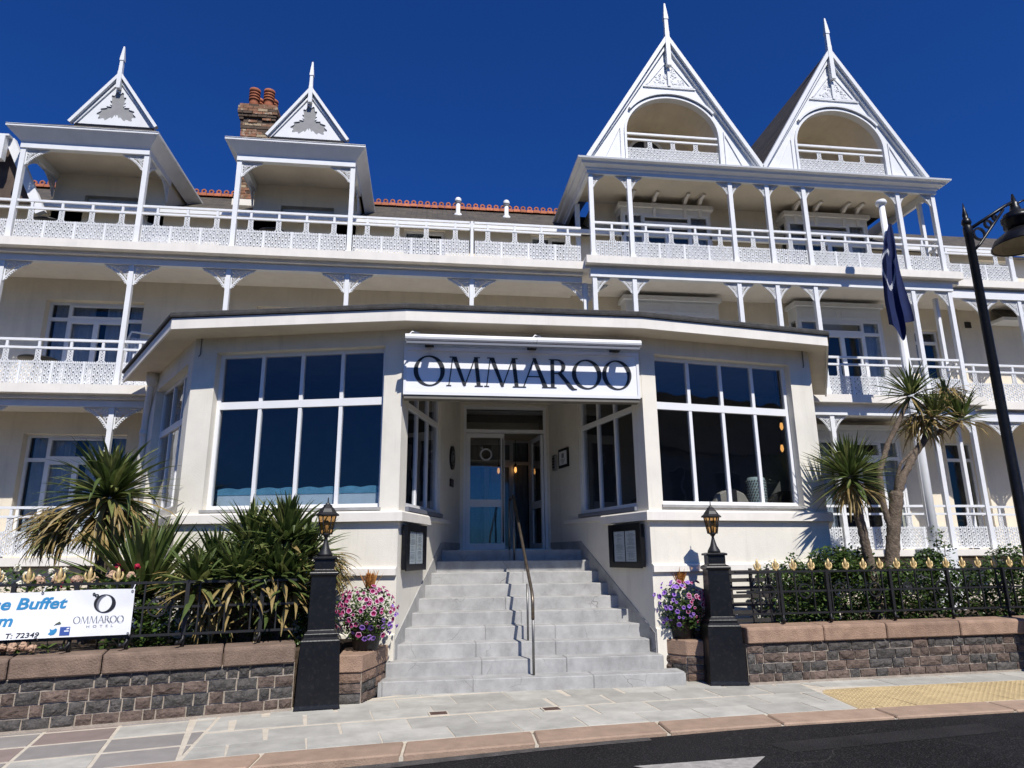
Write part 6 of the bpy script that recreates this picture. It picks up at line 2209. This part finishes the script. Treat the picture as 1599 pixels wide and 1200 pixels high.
def petunia_pot(label, x, y, zb, rx, rz_, violet_side, seed):
    t = thing('petunia_pot', label, 'flower pot', (x, y, zb), 0, 'pots of petunias beside the steps')
    rnd = random.Random(seed)
    b = MB()
    b.lathe(x, y, [(0.13, zb), (0.145, zb + 0.02), (0.185, zb + 0.24), (0.20, zb + 0.245), (0.20, zb + 0.275), (0.17, zb + 0.27)], 20)
    b.build('pot', 'blackmatt', t)
    cz = zb + 0.44
    b = MB(HM)
    leafy(b, 1500, [(x, y, cz, rx * 0.92, rx * 0.85, rz_ * 0.95), (x, y - 0.08, cz - 0.14, rx * 0.85, rx * 0.7, rz_ * 0.8)], 0.05, rnd)
    b.build('foliage', HM, t)
    n = 0
    while n < 118:
        th = rnd.uniform(R(150), R(400))
        ph = math.asin(rnd.uniform(-0.75, 0.98))
        d = Vector((math.cos(th) * math.cos(ph), math.sin(th) * math.cos(ph), math.sin(ph)))
        if d.y > 0.35:
            continue
        p = Vector((x + d.x * rx, y + d.y * rx * 0.95, cz + d.z * rz_)) + d * (rnd.uniform(-0.04, 0.03) + 0.07 * noise.noise((d.x * 2.2 + seed, d.y * 2.2, d.z * 2.2)))
        if d.z < -0.2 and rnd.random() < 0.4:
            p.z -= rnd.uniform(0.02, 0.12)
        v = violet_side(d.x, d.z) + rnd.uniform(-0.35, 0.35) > 0
        q = (d + Vector((rnd.uniform(-.35, .35), rnd.uniform(-.6, 0.0), rnd.uniform(-.2, .4)))).normalized()
        rot = q.to_track_quat('-Y', 'Z').to_matrix().to_4x4()
        s = rnd.uniform(0.6, 1.25)
        inst('flower', PET[1 if v else 0], Matrix.Translation(p) @ rot @ Matrix.Rotation(rnd.random() * 6, 4, 'Y') @ Matrix.Scale(s, 4), t)
        n += 1
    b = MB()
    for k in range(60):
        az = rnd.uniform(0, 6.28)
        q0 = Vector((x + 0.02, y + 0.05, cz + rz_ * 0.75))
        strap(b, q0 + Vector((math.cos(az) * 0.03, math.sin(az) * 0.03, 0)), az, R(rnd.uniform(62, 88)), rnd.uniform(0.14, 0.27), 0.018, 0.2, rnd, segs=4)
        for j in range(5):
            z = rnd.uniform(0.02, 0.18)
            strap(b, q0 + Vector((math.cos(az) * 0.02, math.sin(az) * 0.02, z)), az + rnd.uniform(-1, 1), R(rnd.uniform(20, 70)), 0.05, 0.012, 0.3, rnd, segs=3)
    b.build('plume', 'orange', t)
petunia_pot('dark pot of mostly pink-and-white petunias with a dry orange plume left of the steps', -0.66, 8.52, 0.52, 0.34, 0.27, lambda a, c: a * 0.5 - c * 0.9 - 0.55, 12)
petunia_pot('dark pot of violet and magenta petunias with a dry orange plume right of the steps', 3.36, 9.02, 0.50, 0.34, 0.28, lambda a, c: -a * 1.3 + 0.05, 31)

# ------------------------------------------------------------------ street lamp, flagpole, flag
lx, ly = 8.02, 8.42                               # close in front of the right-hand wall
LS = Matrix.Translation((lx, ly, -0.24)) @ Matrix.Scale(1.1535, 4)
t = thing('street_lamp', 'tall black street lamp with scrolled bracket and bell-shaped hanging lantern', 'street lamp', (lx, ly, 0.02))
b = MB().at(LS)
b.lathe(0, 0, [(0.10, 0.0), (0.10, 0.9), (0.075, 0.98), (0.065, 1.0), (0.060, 2.5), (0.050, 5.55), (0.056, 5.56), (0.056, 5.66), (0.045, 5.70)], 14)
b.lathe(0, 0, [(0.04, 5.69), (0.06, 5.73), (0.05, 5.78), (0.03, 5.80), (0.035, 5.84), (0.018, 5.92), (0.004, 6.02)], 12)
b.build('post', 'black', t)
b = MB()
Xl = LS
b.at(Xl)
b.tube([(0.05, 0, 5.66), (0.62, 0, 6.02), (0.72, 0, 6.07)], 0.022, 8)
b.tube([(0.05, 0, 5.36), (0.14, 0, 5.44), (0.36, 0, 5.70), (0.58, 0, 5.96)], 0.018, 8)
for (x, z, r) in ((0.155, 5.585, 0.092), (0.315, 5.735, 0.062), (0.43, 5.835, 0.040)):
    add_ring(b, x, z, r, r - 0.024, 20, -0.014, 0.014)
b.build('bracket', 'black', t)
hx = 0.76
b = MB().at(Xl)
b.lathe(hx, 0, [(0.10, 5.68), (0.17, 5.72), (0.17, 5.80), (0.185, 5.81), (0.185, 5.86), (0.15, 5.88), (0.15, 5.91), (0.07, 5.95), (0.06, 6.0), (0.05, 6.02), (0.055, 6.06), (0.035, 6.08), (0.012, 6.2)], 20)
b.tube([(hx - 0.02, 0, 6.03), (hx + 0.15, 0, 6.12), (hx + 0.22, 0, 6.10)], 0.014, 6)
b.build('lamp_top', 'black', t)
b = MB().at(Xl)
b.lathe(hx, 0, [(0.12, 5.70), (0.17, 5.66), (0.30, 5.56), (0.345, 5.47), (0.35, 5.45), (0.335, 5.455), (0.29, 5.54), (0.16, 5.645), (0.05, 5.66)], 28)
b.build('lamp_shade', 'black', t)
b = MB().at(Xl)
b.lathe(hx, 0, [(0.325, 5.463), (0.285, 5.53), (0.16, 5.63), (0.06, 5.64)], 28)
b.f = b.f[:-2]; b.mi = b.mi[:-2]; b.sm = b.sm[:-2]
b.build('reflector', 'lampwhite', t)
b = MB().at(Xl)
b.lathe(hx, 0, [(0.22, 5.52), (0.225, 5.44), (0.18, 5.34), (0.10, 5.29), (0.02, 5.28)], 24)
b.f = b.f[:-2]; b.mi = b.mi[:-2]; b.sm = b.sm[:-2]
b.build('lamp_bowl', 'glassclear', t)

fx, fy = 9.10, 11.5
t = thing('flagpole', 'white flagpole on a white block behind the hedge, rising past the balconies', 'flagpole', (fx, fy, 0.58))
MB().tube([(fx, fy, 0.6), (fx, fy, 3.5), (fx, fy, 8.42)], [0.095, 0.085, 0.058], 14).build('pole', 'white', t)
MB().lathe(fx, fy, [(0.05, 8.41), (0.10, 8.44), (0.11, 8.48), (0.09, 8.53), (0.03, 8.56)], 16).build('truck', 'white', t)
MB().box(fx - 0.24, fx + 0.24, fy - 0.24, fy + 0.24, 0.5, 1.62).build('base_block', 'white', t, bevel=0.02)
MB().tube([(fx - 0.09, fy - 0.03, 2.0), (fx - 0.075, fy - 0.05, 8.35)], 0.006, 5).build('halyard', 'upvc', t)
t = thing('flag', 'limp navy flag with a white ring emblem hanging folded against the flagpole', 'flag', (fx, fy - 0.1, 7.95))
b = MB(['navy', 'clothwhite'])
b.smooth = True
nu, nv = 56, 90
def prof(T, v):
    for (a0, b0), (a1, b1) in zip(T[:-1], T[1:]):
        if v <= a1:
            q = (v - a0) / (a1 - a0)
            q = q * q * (3 - 2 * q)
            return b0 + (b1 - b0) * q
    return T[-1][1]
LE = [(0.0, -0.04), (0.18, -0.19), (0.36, -0.33), (0.52, -0.37), (0.64, -0.38), (0.85, -0.34), (1.0, -0.30)]
RE = [(0.0, 0.03), (0.18, 0.06), (0.36, 0.07), (0.52, 0.08), (0.64, 0.10), (0.85, 0.13), (1.0, 0.13)]
vs = []
for i in range(nu + 1):
    for j in range(nv + 1):
        u, v = i / nu, j / nv            # across the folded cloth, and from the head downwards
        h = 2.10 + 0.36 * math.exp(-((u - 0.42) / 0.22) ** 2) - 0.05 * u
        fall = v * h
        q = min(1.0, fall / 2.4)
        amp = min(1.0, q * 3.0)
        x = fx + prof(LE, q) + (prof(RE, q) - prof(LE, q)) * (u + 0.10 * amp * math.sin(u * 12.5 + q * 2.5))
        y = fy - 0.155 + 0.055 * amp * math.sin(u * 14.0 + q * 2.2) + 0.02 * math.sin(q * 9 + u * 4)
        vs.append((x, y, 7.93 - fall))
for i in range(nu):
    for j in range(nv):
        u, v = (i + 0.5) / nu, (j + 0.5) / nv
        r = math.hypot((u - 0.34) / 0.36, (v - 0.41) / 0.17)
        ring = 0.78 < r < 1.0 and not (0.45 < u and v < 0.36)
        slash = abs(u - 0.72 + (v - 0.42) * 1.2) < 0.055 and 0.33 < v < 0.50
        b.m = 1 if ring or slash else 0
        a = i * (nv + 1) + j
        b.f.append([a, a + 1, a + nv + 2, a + nv + 1]); b.mi.append(b.m); b.sm.append(True)
b.v = vs
b.build('cloth', ['navy', 'clothwhite'], t)

# ------------------------------------------------------------------ balcony furniture
def round_table(x, y, z, label):
    t = thing('balcony_table', label, 'table', (x, y, z), 0, 'tables on the balconies')
    MB().lathe(x, y, [(0.33, z + 0.60), (0.34, z + 0.61), (0.34, z + 0.63), (0.33, z + 0.64)], 24).build('tabletop', 'blackmatt', t)
    for k in range(3):
        a = k * 2.094 + 0.4
        MB().tube([(x + 0.05 * math.cos(a), y + 0.05 * math.sin(a), z + 0.60), (x + 0.24 * math.cos(a), y + 0.24 * math.sin(a), z + 0.01)], 0.012, 6).build('leg', 'blackmatt', t)
round_table(-7.45, 13.55, Z1, 'black round table on the middle balcony before the curtained doors at far left')
round_table(-7.62, 13.5, Z2, 'black round table on the top balcony under the left dormer')
round_table(-3.28, 13.5, Z2, 'black round table on the top balcony under the second dormer')
round_table(-8.0, 13.5, Z0, 'black round table on the lowest balcony at the left edge')
def lounger(x, y, z, rz_, label):
    """slatted white sunbed folded and leant upright"""
    t = thing('folded_sunbed', label, 'sunbed', (x, y, z), rz_, 'folded sunbeds on the balconies')
    W = WM[t] @ Matrix.Rotation(R(-14), 4, 'X')
    b = MB().at(W)
    b.tube([(-0.27, 0, 0), (-0.27, 0, 1.15), (-0.2, -0.02, 1.4), (0.2, -0.02, 1.4), (0.27, 0, 1.15), (0.27, 0, 0)], 0.024, 8)
    b.build('frame', 'white', t)
    for k in range(9):
        MB().at(W).box(-0.245 + k * 0.056, -0.200 + k * 0.056, 0.0, 0.012, 0.05, 1.28).build('slat', 'curtain', t)
    MB().at(W).box(-0.30, -0.27, -0.10, 0.05, 0.95, 1.30).build('armrest', 'white', t)
lounger(-5.72, 13.7, Z1, R(18), 'folded white slatted sunbed leaning on the wall of the middle left balcony')
lounger(-5.80, 13.85, Z2, R(5), 'folded white slatted sunbed leaning on the wall of the top left balcony')

# ------------------------------------------------------------------ house across the road, behind the photographer; it shows in the right-hand window panes
t = thing('house_across_road', 'plain rendered house with a steep slate roof across the road, mirrored in the right-hand panes', 'house', (22.0, -10.0, 0.0))
hx0, hx1, hy0, hy1 = 15.5, 28.0, -15.0, -7.0
XH = Matrix.Translation((hx1, hy1, 0)) @ Matrix.Rotation(R(180), 4, 'Z')
w = MB().at(XH)
ops = [(1.2, 2.6, 0.9, 2.6), (4.2, 5.3, -0.1, 2.3), (7.2, 8.6, 0.9, 2.6), (9.9, 11.3, 0.9, 2.6)]
ops2 = [(a, b, 3.6, 5.2) for a, b, c, d in ops]
wall_panel(w, 12.5, -0.2, 3.1, 0.3, ops)
wall_panel(w, 12.5, 3.1, 6.2, 0.3, ops2)
w.at(Matrix.Identity(4))
w.box(hx0, hx0 + 0.3, hy0, hy1 - 0.301, -0.2, 6.2).box(hx1 - 0.3, hx1, hy0, hy1 - 0.301, -0.2, 6.2).box(hx0 + 0.3, hx1 - 0.3, hy0, hy0 + 0.3, -0.2, 6.2)
for x in (hx0, hx1 - 0.3):
    w.prism_x([(hy0, 6.2), (hy1, 6.2), ((hy0 + hy1) / 2, 9.6)], x, x + 0.3)
w.build('wall', 'housewall', t)
MB().prism_x([(hy0 - 0.3, 6.1), ((hy0 + hy1) / 2, 9.85), (hy1 + 0.3, 6.1), (hy1 + 0.3, 5.98), ((hy0 + hy1) / 2, 9.7), (hy0 - 0.3, 5.98)], hx0 - 0.2, hx1 + 0.2).build('roof', 'slate', t)
for a, b, c, d in ops + ops2:
    f = MB().at(XH)
    f.box(a, b, 0.1, 0.16, c, c + 0.06).box(a, b, 0.1, 0.16, d - 0.06, d).box(a, a + 0.06, 0.1, 0.16, c + 0.06, d - 0.06).box(b - 0.06, b, 0.1, 0.16, c + 0.06, d - 0.06)
    f.box((a + b) / 2 - 0.03, (a + b) / 2 + 0.03, 0.105, 0.155, c + 0.06, d - 0.06)
    fo = f.build('window', 'upvc', t)
    MB().at(XH).box(a + 0.05, b - 0.05, 0.125, 0.133, c + 0.05, d - 0.05).build('pane', 'glass', fo)
ch = MB().box(16.2, 17.1, -11.4, -10.6, 8.6, 11.0).build('chimney', 'brick_dark', t)
MB().lathe(16.5, -11.0, [(0.12, 10.9), (0.10, 11.5)], 12).build('chimney_pot', 'terracotta', ch)
